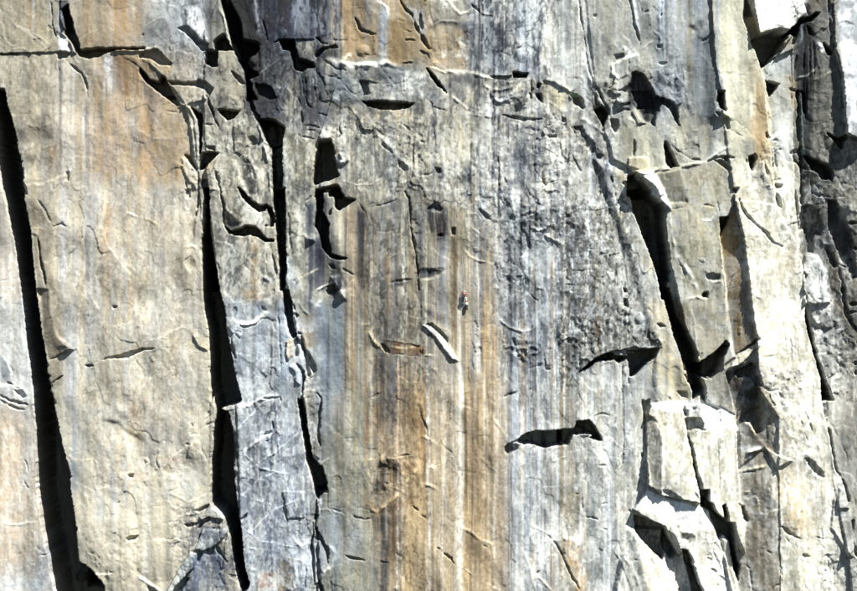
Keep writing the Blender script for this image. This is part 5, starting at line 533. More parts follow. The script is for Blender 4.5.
cl(5,5,"-5 68 60 108 80 160 125 195 115 118 128 112 142 208 172 216 180 300 192 380 216 450 208 530 190 470 165 380 150 300 118 280 98 295 70 220 42 140 0 118",15); cl(5,5,"204 108 235 130 258 190 252 212 238 205 225 150",5); pt(5,5,"204 108 240 135 256 205 235 200",(60,52,44),.7,2); rg(5,5,"240 45 265 50",2.4,4,(236,214,180),.6); ck(5,5,"325 355 350 358 382 378",2.6,4); ck(5,5,"408 236 435 232 470 268 540 300",3.4,6); cl(5,5,"545 380 565 378 585 392 560 398",5); ck(5,5,"212 442 255 448 270 462 280 600",2.4,4); ck(5,5,"425 440 432 560",2.6,4); pt(5,5,"395 230 435 240 445 300 400 315",(96,98,98),.7,3); ck(5,5,"370 590 400 550 430 540",3,4); rg(5,5,"450 270 500 310 550 350 560 380",2.4,2,(240,226,196),.6)  # the dark brown patch paints a shadow into the small recess
cl(5,5,"825 355 857 385 870 392 870 410 830 385",8); ck(5,5,"825 200 825 330 850 380",2.4,5,False); up(5,5,"720 80 755 25 790 60 835 340 800 380 760 330 700 240",3,1.2); pt(5,5,"700 180 755 30 790 60 810 180 740 190",(244,240,226),.7,3); rg(5,5,"690 235 760 320 810 380 857 405",5,3,(250,246,234),.6); ro(5,5,"650 230 857 380 857 591 650 591",1.1,6)
for q in ["680 300 690 420 685 540","720 430 722 591","650 240 660 300","545 140 540 180","560 50 555 100","440 280 520 380","620 290 670 300"]: ck(5,5,q,1.8,3)
tl(5,5,"430 340 530 360 545 600 430 600",.12,0,3); pt(5,5,"420 320 530 360 540 591 430 591",(186,180,156),.6,4); pt(5,5,"430 60 545 60 555 220 520 280 450 230",(222,196,150),.6,5); bu(5,5,500,150,12,22,3); rg(5,5,"555 430 570 550 600 591",3,2,(240,222,186),.5); pt(5,5,"0 130 40 150 100 350 120 600 0 600",(244,240,226),.6,4); ro(5,5,"0 150 100 300 140 600 0 600",.9,5)
for q in ["60 360 90 430 110 480","30 400 60 420","95 490 130 520","50 460 80 480"]: ck(5,5,q,2.4,3.5)
up(5,5,"120 115 150 110 245 210 225 360 195 330 175 215 142 205",4,1); pt(5,5,"130 115 205 115 245 215 220 360 195 350 175 210",(226,218,196),.7,2); pt(5,5,"100 300 155 300 160 380 120 370",(220,214,196),.7,2); up(5,5,"110 300 150 305 165 400 185 500 205 600 160 600 125 420",5,1); ro(5,5,"210 0 410 0 400 300 280 440 230 300",.7,6)

# --- the darkest mineral runs of the centre wall
NV=(34,40,62)
st(513,245,338,6,NV,.85); st(511,262,330,3,(24,30,52),.7); st(510,335,405,5,(60,72,100),.6); mo("496 240 530 240 530 340 500 340", NV, .40, .7, seed=40)
PW("425 204 436 197 446 212 448 238 440 242 430 232", (30,36,58), .8, 3, .4); st(441,232,268,9,(84,96,114),.6); st(437,240,262,3,NV,.5)
st(497,150,194,2.6,(28,34,54),.85); st(490,162,192,5,(70,78,92),.6); st(492,80,132,2.6,(44,50,66),.8); st(481,-60,74,4,(44,52,74),.6); st(502,18,74,6,(54,62,84),.6); st(436,95,180,2.2,(64,72,90),.7)
PW("438 168 452 165 457 184 442 186", (50,58,74), .6, 4, .8); PW("460 174 475 163 479 178 464 186", (64,68,74), .55, 4, .8); PW("448 74 478 78 482 88 452 84", (70,76,88), .55, 4, .8)
mo("470 76 548 84 548 108 470 104", (62,68,78), .42, .7, seed=41); mo("500 120 545 125 545 190 500 190", (92,102,120), .42, .6, seed=42); mo("432 190 520 196 520 215 432 205", WHT, .5, .7, (1,.4,.8), 5, 43)
PW("430 104 500 116 498 150 470 166 438 162", (226,216,184), .45, 8, .5); mo("558 300 582 300 582 392 558 392", (70,72,54), .46, .7, (1,.3,1.1), 4, 44); mo("596 300 622 300 622 352 580 352", (92,92,84), .46, .6, (1,.3,1.1), 5, 45)
mo("636 330 658 325 658 350 632 350", (84,88,90), .46, .6, (1,.3,1.1), 4, 46); st(606,160,200,5,(60,72,104),.7); st(600,155,215,1.6,(60,66,80),.7); st(610,150,215,1.6,(84,88,100),.6)
mo("345 105 430 105 430 190 400 200 345 190", (120,118,110), .32, .4, (1,.4,1), 8, 47); mo("370 235 400 235 400 340 370 340", (84,86,88), .44, .6, (.8,1,.4), 8, 48); PW("362 205 372 215 374 260 366 300 360 250", (58,62,70), .6, 4, .6)
PW("373 356 390 354 394 400 380 410 372 390", (96,88,78), .45, 6, .8); st(392,356,420,6,(84,100,122),.6); PW("398 360 412 362 430 420 424 470 412 430", (160,116,70), .45, 4, .6)
st(455,230,330,4,(120,96,66),.6); st(484,240,420,14,(194,162,108),.3); st(478,420,655,10,(206,174,126),.3); st(499,420,655,8,(200,164,116),.35); st(551,210,400,5,(180,146,96),.6); st(598,285,350,4,(176,122,62),.6)

mo("335 100 470 80 620 120 640 200 600 215 430 205 340 200", (222,216,196), .40, .45, (1,.9,.5), 12, 50, True); mo("335 100 470 80 620 120 640 200 600 215 430 205 340 200", (100,106,112), .24, .45, (1,.9,.4), 12, 51, True)
mo("500 195 640 195 655 330 590 345 500 330", (216,218,212), .40, .4, (1,.8,.9), 12, 52, True); mo("340 60 430 64 430 112 340 104", (92,100,110), .42, .5, (1,.6,.6), 6, 53, True); mo("206 90 320 110 300 320 212 320", (104,106,102), .38, .45, (1,.8,.6), 8, 54, True)
mo("420 -62 560 -62 550 76 430 70", WHT, .40, .45, (1,.9,.4), 12, 55, True); mo("50 60 205 60 205 500 90 500", (184,194,202), .36, .32, (.4,1.2,.2), 12, 56); mo("640 170 860 160 860 655 600 655", (196,200,198), .36, .4, (1,.9,.4), 12, 57, True)
mo("225 320 322 320 322 655 245 655", (206,210,212), .44, .5, (1,.8,.6), 8, 58, True); mo("800 -62 925 -62 925 655 850 655 800 260", (104,108,108), .38, .45, (1,.9,.5), 12, 59, True); mo("580 360 720 400 740 655 560 655", (222,222,212), .44, .4, (1,.9,.4), 12, 60, True)
ck(W, W, "246 76 250 100 256 116 264 124", 6, 10, False); ck(W, W, "279 196 281 250 287 290 295 335 303 350 309 374", 5.5, 10, False); ck(W, W, "303 372 303 398 306 436 312 462", 5, 10, False); ck(W, W, "317 495 317 530 318 560 321 600", 4.4, 8, False); ck(W, W, "204 165 204.5 200 204 250", 6, 10, False)
for q in ["236 430 262 404 272 398","246 470 276 452 300 430","238 500 262 476 286 470","244 540 270 512 300 498","240 450 262 468 290 474","236 522 262 540 300 548","262 420 258 470 266 520","276 400 280 450 290 500"]: rg(W, W, q, 1.6, 1.6, (222,226,228), .6)

cl(W, W, "748 42 757 36 765 33 775 30 780 31 790 32 796 26 798 30 793 44 782 50 775 58 760 69", 8, .5)

def TOP(pts, a=.85): pt(W, W, pts, (252,250,242), a, 1.5, .05)  # paints tops that face the sun almost white
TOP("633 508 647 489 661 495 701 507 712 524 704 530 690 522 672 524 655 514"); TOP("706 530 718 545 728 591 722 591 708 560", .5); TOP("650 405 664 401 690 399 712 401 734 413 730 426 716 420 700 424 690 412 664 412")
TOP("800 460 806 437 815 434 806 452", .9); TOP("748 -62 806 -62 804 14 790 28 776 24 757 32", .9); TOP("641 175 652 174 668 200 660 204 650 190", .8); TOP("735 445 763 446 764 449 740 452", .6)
mo("733 210 800 255 806 311 826 400 800 440 770 400 756 340", (250,246,232), .5, .5, (1,.9,.4), 6, 61, True); mo("655 560 700 540 730 591 730 655 640 655", (236,230,212), .5, .5, (1,.9,.4), 6, 62, True)
# broken lips and wedged rock along the long clefts
r_ = np.random.RandomState(5)
for (xa, ya, xb, yb) in ((22,162,36,290),(44,343,61,434),(70,472,78,555),(218,279,240,398),(232,430,243,560),(276,200,302,350),(306,440,318,495),(653,215,668,300)):
    for k in range(9):
        t = r_.rand(); x = xa + (xb - xa) * t + r_.uniform(-.5, .8); y = ya + (yb - ya) * t; w = r_.uniform(.8, 2.4); hh = r_.uniform(2, 6)
        cl(W, W, "%f %f %f %f %f %f" % (x - 2, y - hh, x + w, y + r_.uniform(-.6, .6) * hh, x - 2, y + hh), 5, .4)

# the long runs that cross the whole centre wall
NV2=(52,60,84)
curtain(468, 550, -60, 420, 40, [NV2, SL2, CH, NV2, BG2, WHT], .46, 1.2, 7, 31, [-60, 76, 112, 196]); curtain(340, 470, 70, 500, 30, [SL2, (140,130,108), BG2, PAL_T], .34, 1.2, 5.5, 32, [72, 106, 200])
curtain(350, 510, 100, 655, 46, [(198,168,120), (184,152,104), PAL_T], .38, 1.5, 7, 33, [110, 196, 240, 356]); curtain(500, 620, 80, 655, 46, [WHT, PBL, (190,160,112), PAL_T], .40, 1.2, 4, 34, [90, 196, 300])
curtain(50, 200, 56, 640, 16, [WHT, PBL, BG2], .34, 2.5, 7, 35, [56, 60]); PW("10 60 200 56 204 300 206 470 90 500 50 350", (216,186,148), .22, 14)
for x_, y0_, y1_ in ((474,-60,74),(479,-60,110),(493,0,196),(499,80,240),(521,190,330),(529,196,300),(606,165,225),(451,70,140)): st(x_, y0_, y1_, 2.6, NV2, .7)
for a in ((443,385,655,4,WHT,.4),(457,395,655,6,(226,226,218),.55),(466,385,520,3,(70,68,68),.7),(472,385,560,1.8,(84,78,72),.7),(477,385,530,1.8,(90,82,72),.65),(509,385,655,1.6,(84,86,92),.6),(398,358,470,5,(206,170,120),.5),(416,360,560,4,(206,178,134),.5),(386,360,560,3,PAL_T,.4)): st(*a)
PW("640 400 740 400 744 655 600 655", (214,204,176), .30, 6, .2); PW("733 160 800 165 806 311 850 600 780 655 768 480 756 340", (214,204,176), .30, 6, .2)
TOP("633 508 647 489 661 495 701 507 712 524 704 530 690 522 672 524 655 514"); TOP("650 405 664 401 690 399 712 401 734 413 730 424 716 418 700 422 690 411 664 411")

PW("436 370 508 380 510 655 400 655 396 400", (218,186,136), .30, 14, .6); mo("500 190 640 190 655 330 560 345 500 330", (226,230,230), .40, .40, (1,.9,.5), 14, 70, True); mo("430 100 600 100 640 195 440 195", (230,230,222), .38, .40, (1,.9,.5), 12, 71, True)
PW("845 150 925 150 925 655 860 655 838 480 826 400 832 310 860 400 862 250", (206,202,188), .40, 8, .3)
curtain(395, 510, 196, 655, 26, [(226,200,152), PAL_T, WHT], .36, 1.5, 6, 41, [356, 380])


DSL=(58,66,80); GSL=(96,102,108)
mo("430 90 540 85 620 130 640 340 590 380 500 385 480 240 430 210", (84,92,106), .34, .45, seed=1)
mo("440 100 540 95 620 130 650 340 590 350 500 300 470 240 430 210", (214,212,200), .28, .35, (1,.7,.5), seed=2)
mo("468 -62 560 -62 548 80 468 76", DSL, .36, .6, seed=3); mo("500 -62 580 -62 600 100 545 80", WHT, .36, .5, seed=4)
mo("335 105 440 100 445 205 340 200", GSL, .36, .5, seed=5); mo("335 105 440 100 445 205 340 200", (220,214,192), .30, .4, (1,.5,.9), seed=6)
mo("358 205 426 200 430 345 366 345", (84,84,82), .42, .55, seed=7); mo("366 340 432 345 440 400 370 420", (84,88,96), .36, .5, seed=8)
mo("556 200 625 190 656 345 590 356 560 400", (92,92,82), .42, .6, (1,.4,1.1), 8, 9); mo("570 180 640 200 650 340 590 340", (220,220,210), .34, .4, (1,.6,.6), seed=10)
mo("200 60 320 50 320 300 206 300", (96,98,98), .34, .5, seed=11); mo("206 100 320 120 300 300 220 300", (226,222,206), .34, .5, seed=12)
mo("232 400 320 400 320 655 245 655", (84,96,116), .34, .45, (.7,.8,.5), seed=13); mo("225 320 310 320 320 655 240 655", WHT, .30, .4, (1,.6,.5), seed=14)
mo("222 -62 345 -62 340 60 300 150 256 115", (40,46,62), .45, .6, seed=15); mo("240 -62 345 -62 330 60 280 120", (150,158,168), .18, .5, seed=16)
mo("180 500 245 500 245 655 170 655", (84,96,118), .34, .55, seed=17); mo("130 -62 215 -62 205 110 160 70", (110,112,112), .38, .5, seed=18)
mo("4 60 200 56 205 400 100 480 50 350", (150,140,120), .26, .35, seed=19); mo("50 180 205 200 205 470 90 500", (226,220,200), .34, .4, seed=20)
mo("-62 -62 62 -62 62 200 20 160", (140,132,116), .34, .4, seed=21); mo("-62 200 30 260 55 655 -62 655", WHT, .34, .4, seed=22)
mo("330 420 400 380 400 655 325 655", (120,124,120), .34, .4, seed=23); mo("370 380 440 400 440 655 390 655", (120,84,52), .26, .4, seed=24)
mo("508 380 640 370 640 655 510 655", WHT, .42, .5, (.8,1,.3), seed=25); mo("556 390 640 380 640 655 556 655", (140,140,130), .22, .4, seed=26)
mo("440 400 510 400 510 655 440 655", (150,124,88), .3, .35, seed=27); mo("580 -62 720 -62 720 160 600 130", (136,144,146), .34, .4, seed=28)
mo("640 172 725 165 724 345 690 350", (140,134,110), .34, .45, seed=29); mo("733 160 800 165 850 655 780 655 756 340", (170,160,136), .3, .4, seed=30)
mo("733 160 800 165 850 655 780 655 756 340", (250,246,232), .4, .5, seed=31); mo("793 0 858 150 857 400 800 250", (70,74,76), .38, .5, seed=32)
mo("740 380 778 420 778 655 742 655", (112,104,90), .3, .4, seed=33); mo("840 300 925 300 925 655 850 655", (120,114,102), .38, .5, seed=34)
mo("640 400 740 400 740 655 600 655", (180,174,154), .3, .4, seed=35); mo("640 400 740 400 740 655 600 655", (252,250,240), .4, .5, seed=36)
PW("224 -20 248 -20 262 60 266 112 252 110 236 46", (34,38,50), .7, 4, .3); PW("262 -62 283 -62 283 40 262 40", (52,60,82), .5, 3, .4); PW("240 95 282 100 275 125 258 118", (56,62,76), .7, 3, .3)  # slate tone with dark shading painted into the broken column
PW("316 190 330 200 346 290 330 300 318 260", (60,66,82), .6, 4, .6)  # dark shading painted onto the rock here
# ------------------------------------------------------------------ 5. relief noise of the rock itself
ANIS = fbm(6, 30, 70, 3); FINE = fbm(4, 5, 74, 3)
RUF = np.clip(RUF, 0, 1.5) * .8
BIL = np.abs(fbm(24, 44, 130, 2)) ; BIL2 = np.abs(fbm(9, 16, 133, 2)); TINY = fbm(1.7, 2.0, 136, 2)
H += RUF * (.22 * F2 + .30 * F3 * np.clip(RUF, .2, 2) + .30 * FINE + .30 * TINY + 1.3 * BIL2) + 1.7 * BIL * (.5 + .8 * np.clip(RUF, 0, 1))
H += (.06 + .22 * np.clip(RUF, 0, 1)) * F1 + .09 * ANIS + .10 * F3 + .12 * FINE
# thin random joints, sparse
J1 = np.abs(fbm(26, 60, 80, 3)); J2 = np.abs(fbm(50, 22, 86, 3)); gate = sstep((fbm(40, 40, 90, 2) - .02) * 4)
H -= gate * (.35 * sstep((.022 - J1) / .02) + .3 * sstep((.016 - J2) / .016))
# ------------------------------------------------------------------ colour grain: blotches, fine vertical staining
SPK = fbm(1.6, 2.4, 110, 2); STF = fbm(1.1, 60, 112, 2)
COL = COL * np.array([1.0, 1.0, 1.0], np.float32); LUM = COL @ np.array([.25, .6, .15], np.float32); LM = LUM.mean()
COL = COL * ((np.clip(LUM, .004, 1) / LM) ** .45)[..., None]
ZS = .35 + .65 * sstep((XW - 325) / 30) * sstep((655 - XW) / 30) + .3 * sstep((Y - 380) / 60) * sstep((XW - 225) / 10) * sstep((330 - XW) / 10)
g = 1 + .20 * BLOT + .15 * STK2 + ZS * (.16 * STK1 + .08 * STK3 + .06 * STF) + (.06 + .12 * ZS) * SPK
COL *= g[..., None]
warm = np.clip(.5 + 1.6 * fbm(20, 45, 95, 3), 0, 1)[..., None]
COL = COL * (1 - .16 * warm) + COL * np.array([1.07, 1.0, .84], np.float32) * .16 * warm
lich = sstep((fbm(5, 7, 99, 3) - .18) * 4) * np.clip(RUF - .5, 0, 1) * .6
COL = COL * (1 - lich[..., None]) + col((84, 86, 84)) * lich[..., None]
COL = np.clip(COL, .012, .80)

# ------------------------------------------------------------------ 6. rock material
def rock_material():
    m = bpy.data.materials.new("granite"); m.use_nodes = True; nt = m.node_tree; N = nt.nodes; L = nt.links
    b = N["Principled BSDF"]; b.inputs["Roughness"].default_value = .85; b.inputs["Specular IOR Level"].default_value = .25
    at = N.new("ShaderNodeAttribute"); at.attribute_name = "stain_shade"  # vertex colour: mineral stains plus painted light and shade
    geo = N.new("ShaderNodeNewGeometry")
    def noise(scale, detail, sx=1, sz=1, rough=.6):
        mp = N.new("ShaderNodeMapping"); mp.inputs["Scale"].default_value = (sx, sx, sz); L.new(geo.outputs["Position"], mp.inputs[0])
        n = N.new("ShaderNodeTexNoise"); n.inputs["Scale"].default_value = scale; n.inputs["Detail"].default_value = detail; n.inputs["Roughness"].default_value = rough
        L.new(mp.outputs[0], n.inputs["Vector"]); return n.outputs["Fac"]
    def rng_(s, a, b_, lo, hi):
        r = N.new("ShaderNodeMapRange"); r.inputs[1].default_value = a; r.inputs[2].default_value = b_; r.inputs[3].default_value = lo; r.inputs[4].default_value = hi
        L.new(s, r.inputs[0]); return r.outputs[0]
    def mul(a, b_):
        x = N.new("ShaderNodeMath"); x.operation = 'MULTIPLY'; L.new(a, x.inputs[0]); L.new(b_, x.inputs[1]); return x.outputs[0]
    fine = rng_(noise(2.6, 6, rough=.75), .3, .7, .82, 1.18); st_ = rng_(noise(2.2, 4, 1, .05), .3, .7, .95, 1.05)
    f = mul(fine, st_)
    mx = N.new("ShaderNodeVectorMath"); mx.operation = 'SCALE'; L.new(at.outputs["Color"], mx.inputs[0]); L.new(f, mx.inputs["Scale"])
    L.new(mx.outputs[0], b.inputs["Base Color"])
    bp = N.new("ShaderNodeBump"); bp.inputs["Strength"].default_value = .4; bp.inputs["Distance"].default_value = .10
    L.new(noise(3.0, 8, 1, .8, .7), bp.inputs["Height"]); L.new(bp.outputs[0], b.inputs["Normal"])
    return m
ROCK = rock_material()

# ------------------------------------------------------------------ 7. the wall as objects: one mesh for each slab, flake, block
CXQ = (X[:-1, :-1] + X[1:, 1:]) * .5; CYQ = (Y[:-1, :-1] + Y[1:, 1:]) * .5
WXQ = XW[:-1, :-1] - X[:-1, :-1]; WYQ = YW[:-1, :-1] - Y[:-1, :-1]
LAB = np.zeros(CXQ.shape, np.int16)
PARTS = [("cliff_face", None)]
def region(name, label, c, r, pts):
    p = P(c, r, pts); PARTS.append((name, label)); k = len(PARTS) - 1
    i0 = max(0, int((p[:, 0].min() - 3 - X0) / STEP)); i1 = int((p[:, 0].max() + 3 - X0) / STEP) + 1
    j0 = max(0, int((p[:, 1].min() - 3 - Y0) / STEP)); j1 = int((p[:, 1].max() + 3 - Y0) / STEP) + 1
    s = (slice(j0, j1), slice(i0, i1))
    m = inside(p, CXQ[s] + .8 * WXQ[s], CYQ[s] + .8 * WYQ[s]); LAB[s][m] = k
R = region
R("rock_slab", "pale smooth slab left of the long black cleft", W, W, "-62 -62 -30 -62 -24 20 -6 110 0 165 12 225 27 332 37 431 44 533 55 591 62 655 -62 655")
R("rock_slab", "grey tan slab above the level joint, top left corner", W, W, "-14 -62 58 -62 56 20 58 54 0 56 -4 90")
R("rock_slab", "tan stained slab above the black undercut", W, W, "68 -62 222 -62 215 30 200 60 150 50 110 52 85 52 76 40")
R("rock_slab", "broad tan slab with blue grey streaks between the two long black clefts", W, W, "2 90 0 57 60 57 90 58 120 52 140 70 165 95 185 105 196 120 200 165 203 240 204 286 209 332 213 390 212 458 211 502 222 516 231 536 237 574 243 655 108 655 104 586 92 570 79 560 70 472 51 390 37 290 25 200 15 132")
R("cleft", "long black cleft on the left", W, W, BAND_A)
R("rock_pillar", "blue grey fractured pillar right of the second black cleft", W, W, "204 150 212 110 225 40 234 47 247 78 251 112 262 140 273 160 276 222 285 254 296 304 300 360 301 395 305 434 317 495 317 655 249 655 249 584 244 567 234 478 232 427 240 401 227 332 218 279 212 243 206 200")
R("cleft", "second black cleft, widest half way down", W, W, "209 332 213 390 212 458 211 502 224 516 237 574 243 591 249 584 241 526 234 478 232 427 220 408 240 401 234 368 227 332 218 279 206 211 203 286")
R("rock_flake", "smooth white flake under the top edge", 1, 0, "275 60 330 50 375 90 392 180 400 250 365 250 320 200 275 150")
R("rock_flake", "thin pale upright flake beside the black notch", 1, 1, "262 62 310 80 345 140 355 220 352 340 345 430 325 400 312 300 305 200 285 120")
R("rock_slab", "slate dark stained slab at the top", W, W, "225 -62 345 -62 330 44 300 42 280 40 262 40 248 70 240 50 236 20")
R("rock_slab", "pale upright slab between the black cleft and the black hollow", W, W, "284 120 315 140 318 190 312 240 318 300 308 340 298 300 286 250 282 190")
R("rock_slab", "orange tan slab below the top edge, with a dark curved flake", W, W, "330 -62 400 -62 428 40 430 62 400 62 370 64 345 60 332 40")
R("ledge", "rough grey roof above the black lens", 2, 1, "240 -180 300 -230 450 -170 700 -160 857 -100 857 30 788 46 660 42 485 34 430 20 300 30")
R("rock_slab", "blue grey streaked slab at the top centre", W, W, "470 -62 541 -62 542 78 512 74 488 76 465 70 468 30")
R("rock_slab", "smooth pale tapered slab left of the crack", W, W, "541 -62 578 -62 586 50 598 110 590 118 571 95 545 82")
R("rock_slab", "orange brown streaked slab under the black hollow", W, W, "336 200 352 195 362 205 425 200 428 310 420 340 388 342 372 330 372 420 345 420 340 300")
R("rock_slab", "tan sheet of rock the climber hangs on", W, W, "445 225 498 265 503 300 505 420 508 500 440 500 436 380 458 355 430 315 440 262")
R("rock_flake", "curved white flake left of and below the climber", 3, 3, "15 210 60 212 110 250 170 320 205 372 225 420 205 412 185 412 150 362 90 282")
R("rock_flake", "brown lens shaped scar with a pale rim", 2, 3, "520 238 600 298 700 302 850 330 850 382 640 380 560 335")
R("rock_slab", "rough pitted grey bulge above the right roof", W, W, "556 200 600 150 616 160 625 230 640 290 656 344 626 350 600 353 580 370 562 400 556 300")
R("ledge", "black overhang in the pale lower wall", 3, 4, "505 330 600 272 725 236 857 228 918 178 990 175 1060 265 1075 298 1030 280 900 262 857 322 740 342 615 325 520 378")
R("rock_slab", "pale blue streaked slab below the black overhang", W, W, "508 450 525 442 560 445 575 436 600 440 622 440 640 480 632 520 620 560 625 655 510 655")
R("rock_slab", "blue white slab above the black overhang", W, W, "507 385 580 372 600 358 625 360 640 378 645 400 642 470 622 440 600 438 588 420 573 420 553 430 536 430 519 434 508 440")
R("rock_slab", "grey smooth slab with a thin white lens, top right", W, W, "580 -62 660 -62 658 74 632 72 620 90 604 90 590 62")
R("rock_slab", "blue grey streaked slab left of the long pale slab", W, W, "660 -62 706 -62 713 60 724 120 728 150 700 162 684 130 672 90 660 74")
R("rock_slab", "slim tan slab leaning beside the black diagonal cleft", W, W, "618 175 629 176 640 235 660 290 668 320 685 370 700 400 690 395 655 345 640 290 626 230")
R("cleft", "black diagonal cleft right of centre", W, W, "628 176 645 185 662 206 664 240 669 280 680 311 692 340 712 420 700 410 690 370 668 320 651 268 634 210")
R("rock_pillar", "tan grey pillar standing right of the black diagonal cleft", W, W, "640 172 700 163 718 210 722 300 723 340 698 362 690 340 680 311 668 275 664 205 650 188")
R("rock_flake", "shaded tan side face of the pillar", W, W, "719 236 733 211 742 240 756 339 733 355 726 300")
R("rock_slab", "long cream slab leaning up to the white block", W, W, "708 -62 741 -62 741 20 760 71 769 98 771 140 775 205 760 160 733 158 726 110 713 60")
R("rock_block", "white block above the black triangle", W, W, "746 -62 806 -62 806 14 800 22 790 29 780 30 775 26 768 28 757 34 752 16 748 0")
R("rock_slab", "pale slab between the two black triangles", W, W, "762 70 780 52 793 46 793 200 800 250 776 205 770 120 779 86 764 79")
R("rock_slab", "dark brown grey face in the top right", W, W, "793 20 806 -62 827 -62 833 57 841 85 843 138 857 150 925 200 925 330 858 330 836 330 800 255 793 200")
R("rock_slab", "white slab in the top right corner", W, W, "829 -62 925 -62 925 148 858 142 843 135 841 85 833 57")
R("rock_slab", "large cream slab crossed by a black slanting crack", W, W, "733 160 776 205 800 250 804 311 824 395 800 460 770 450 757 390 756 340 742 240 733 211")
R("rock_block", "rough white rounded block on the dark face", W, W, "802 254 812 252 826 270 832 300 850 380 840 420 826 400 806 311")
R("rock_block", "square topped cream block with a dark left side", W, W, "645 424 650 404 674 400 686 417 691 458 700 502 661 495 647 485")
R("rock_block", "cream block with a white top beside the dark side face", W, W, "686 404 712 402 735 414 739 492 744 553 732 530 701 500 694 470")
R("rock_slab", "dark brown side face with two thin pale ribs", W, W, "724 372 757 365 776 417 778 655 742 655 744 553 739 492 735 414")
R("rock_block", "bright white sloping block over the black hollow", W, W, "632 509 647 489 661 495 701 507 712 526 725 560 732 591 736 655 705 655 700 600 690 570 672 534 652 520")
R("rock_slab", "smooth cream rounded slab under the white block", W, W, "625 535 640 531 660 545 672 570 682 655 600 655 612 580")
R("rock_slab", "cream and tan slab in the lower right", W, W, "778 417 800 465 826 400 838 480 846 556 850 655 780 655 776 500")
R("rock_slab", "grey slab in the lower right corner", W, W, "828 395 850 380 858 330 925 330 925 655 852 655 848 556")
R("rock_slab", "orange brown scarred slab left of the pale streak", W, W, "362 395 385 356 425 356 436 380 440 500 430 655 390 655 385 520 365 510")
R("rock_slab", "grey green slab left of the brown scar", W, W, "320 430 345 420 360 400 364 510 385 520 388 655 318 655 318 500")
R("rock_slab", "tan slab with dark pinstripe streaks", W, W, "440 500 508 500 510 655 432 655")

def make_mesh(name, verts, quads, cols):
    me = bpy.data.meshes.new(name)
    me.vertices.add(len(verts)); me.vertices.foreach_set("co", verts.astype(np.float32).ravel())
    nq = len(quads); me.loops.add(nq * 4); me.loops.foreach_set("vertex_index", quads.astype(np.int32).ravel())
    me.polygons.add(nq); me.polygons.foreach_set("loop_start", np.arange(0, nq * 4, 4, dtype=np.int32))
    me.update(calc_edges=True)
    a = me.attributes.new("stain_shade", 'FLOAT_COLOR', 'POINT')
    c4 = np.ones((len(verts), 4), np.float32); c4[:, :3] = cols; a.data.foreach_set("color", c4.ravel())
    me.materials.append(ROCK)
    return me
VX = np.stack([(X - CX) * M, -H * M, Z0 + (CY - Y) * M], -1).reshape(-1, 3); VC = COL.reshape(-1, 3)
idx = np.arange(NX * NY, dtype=np.int32).reshape(NY, NX)
Q = np.stack([idx[1:, :-1], idx[1:, 1:], idx[:-1, 1:], idx[:-1, :-1]], -1)
cliff = None; made = []
for k, (nm, lbl) in enumerate(PARTS):
    q = Q[LAB == k]
    if len(q) == 0: continue
    uq, inv = np.unique(q.ravel(), return_inverse=True)
    v = VX[uq]; org = np.array([v[:, 0].mean(), 0.0, v[:, 2].mean()]) if k else np.zeros(3)
    me = make_mesh(nm, v - org, inv.reshape(-1, 4), VC[uq])
    o = bpy.data.objects.new(nm, me); SC.collection.objects.link(o)
    if k == 0:
        o["kind"] = "structure"; cliff = o
    else:
        o.parent = cliff; o.location = Vector(org)
        if lbl: o["label"] = lbl

# the cliff goes on beyond the surveyed part, coarser
def outer():
    ex = 1500.0; stp = 12.0
    gx = np.concatenate([np.arange(-ex, X0, stp), [X0 + 1.0], xs[::10][1:-1], [xs[-1] - 1.0], np.arange(xs[-1] + stp, 857 + ex, stp)])
    gy = np.concatenate([np.arange(-ex, Y0, stp), [Y0 + 1.0], ys[::10][1:-1], [ys[-1] - 1.0], np.arange(ys[-1] + stp, 591 + ex, stp)])
    gx = gx.astype(np.float32); gy = gy.astype(np.float32); A, B = np.meshgrid(gx, gy)
    ii = np.clip(((A - X0) / STEP).astype(int), 0, NX - 1); jj = np.clip(((B - Y0) / STEP).astype(int), 0, NY - 1)
    base = H[jj, ii]; dd = np.hypot(np.maximum(np.maximum(X0 - A, A - xs[-1]), 0), np.maximum(np.maximum(Y0 - B, B - ys[-1]), 0))
    n = fbm(90, 260, 61, 4, A, B) * 26 + fbm(30, 60, 62, 3, A, B) * 6
    w = sstep(dd / 60)
    h = base * (1 - w) * np.exp(-dd / 40) + n * w - (dd <= 0) * 1.0
    a = fbm(40, 400, 63, 4, A, B)[..., None] * 1.6 + .5; a = np.clip(a, 0, 1)
    c = col((196, 184, 158)) * (1 - a) + col((168, 172, 172)) * a
    v = np.stack([(A - CX) * M, -h * M, Z0 + (CY - B) * M], -1).reshape(-1, 3)
    id_ = np.arange(A.size, dtype=np.int32).reshape(A.shape)
    q = np.stack([id_[1:, :-1], id_[1:, 1:], id_[:-1, 1:], id_[:-1, :-1]], -1)
    ox = (A[:-1, :-1] >= X0) & (A[1:, 1:] <= xs[-1]) & (B[:-1, :-1] >= Y0) & (B[1:, 1:] <= ys[-1])
    q = q[~ox]
    uq, inv = np.unique(q.ravel(), return_inverse=True)
    me = make_mesh("outer_wall", v[uq], inv.reshape(-1, 4), c.reshape(-1, 3)[uq])
    o = bpy.data.objects.new("outer_wall", me); SC.collection.objects.link(o); o.parent = cliff
outer()

def hgt(x, y):
    i = int(round((x - X0) / STEP)); j = int(round((y - Y0) / STEP))
    return float(H[j-2:j+3, i-2:i+3].max())

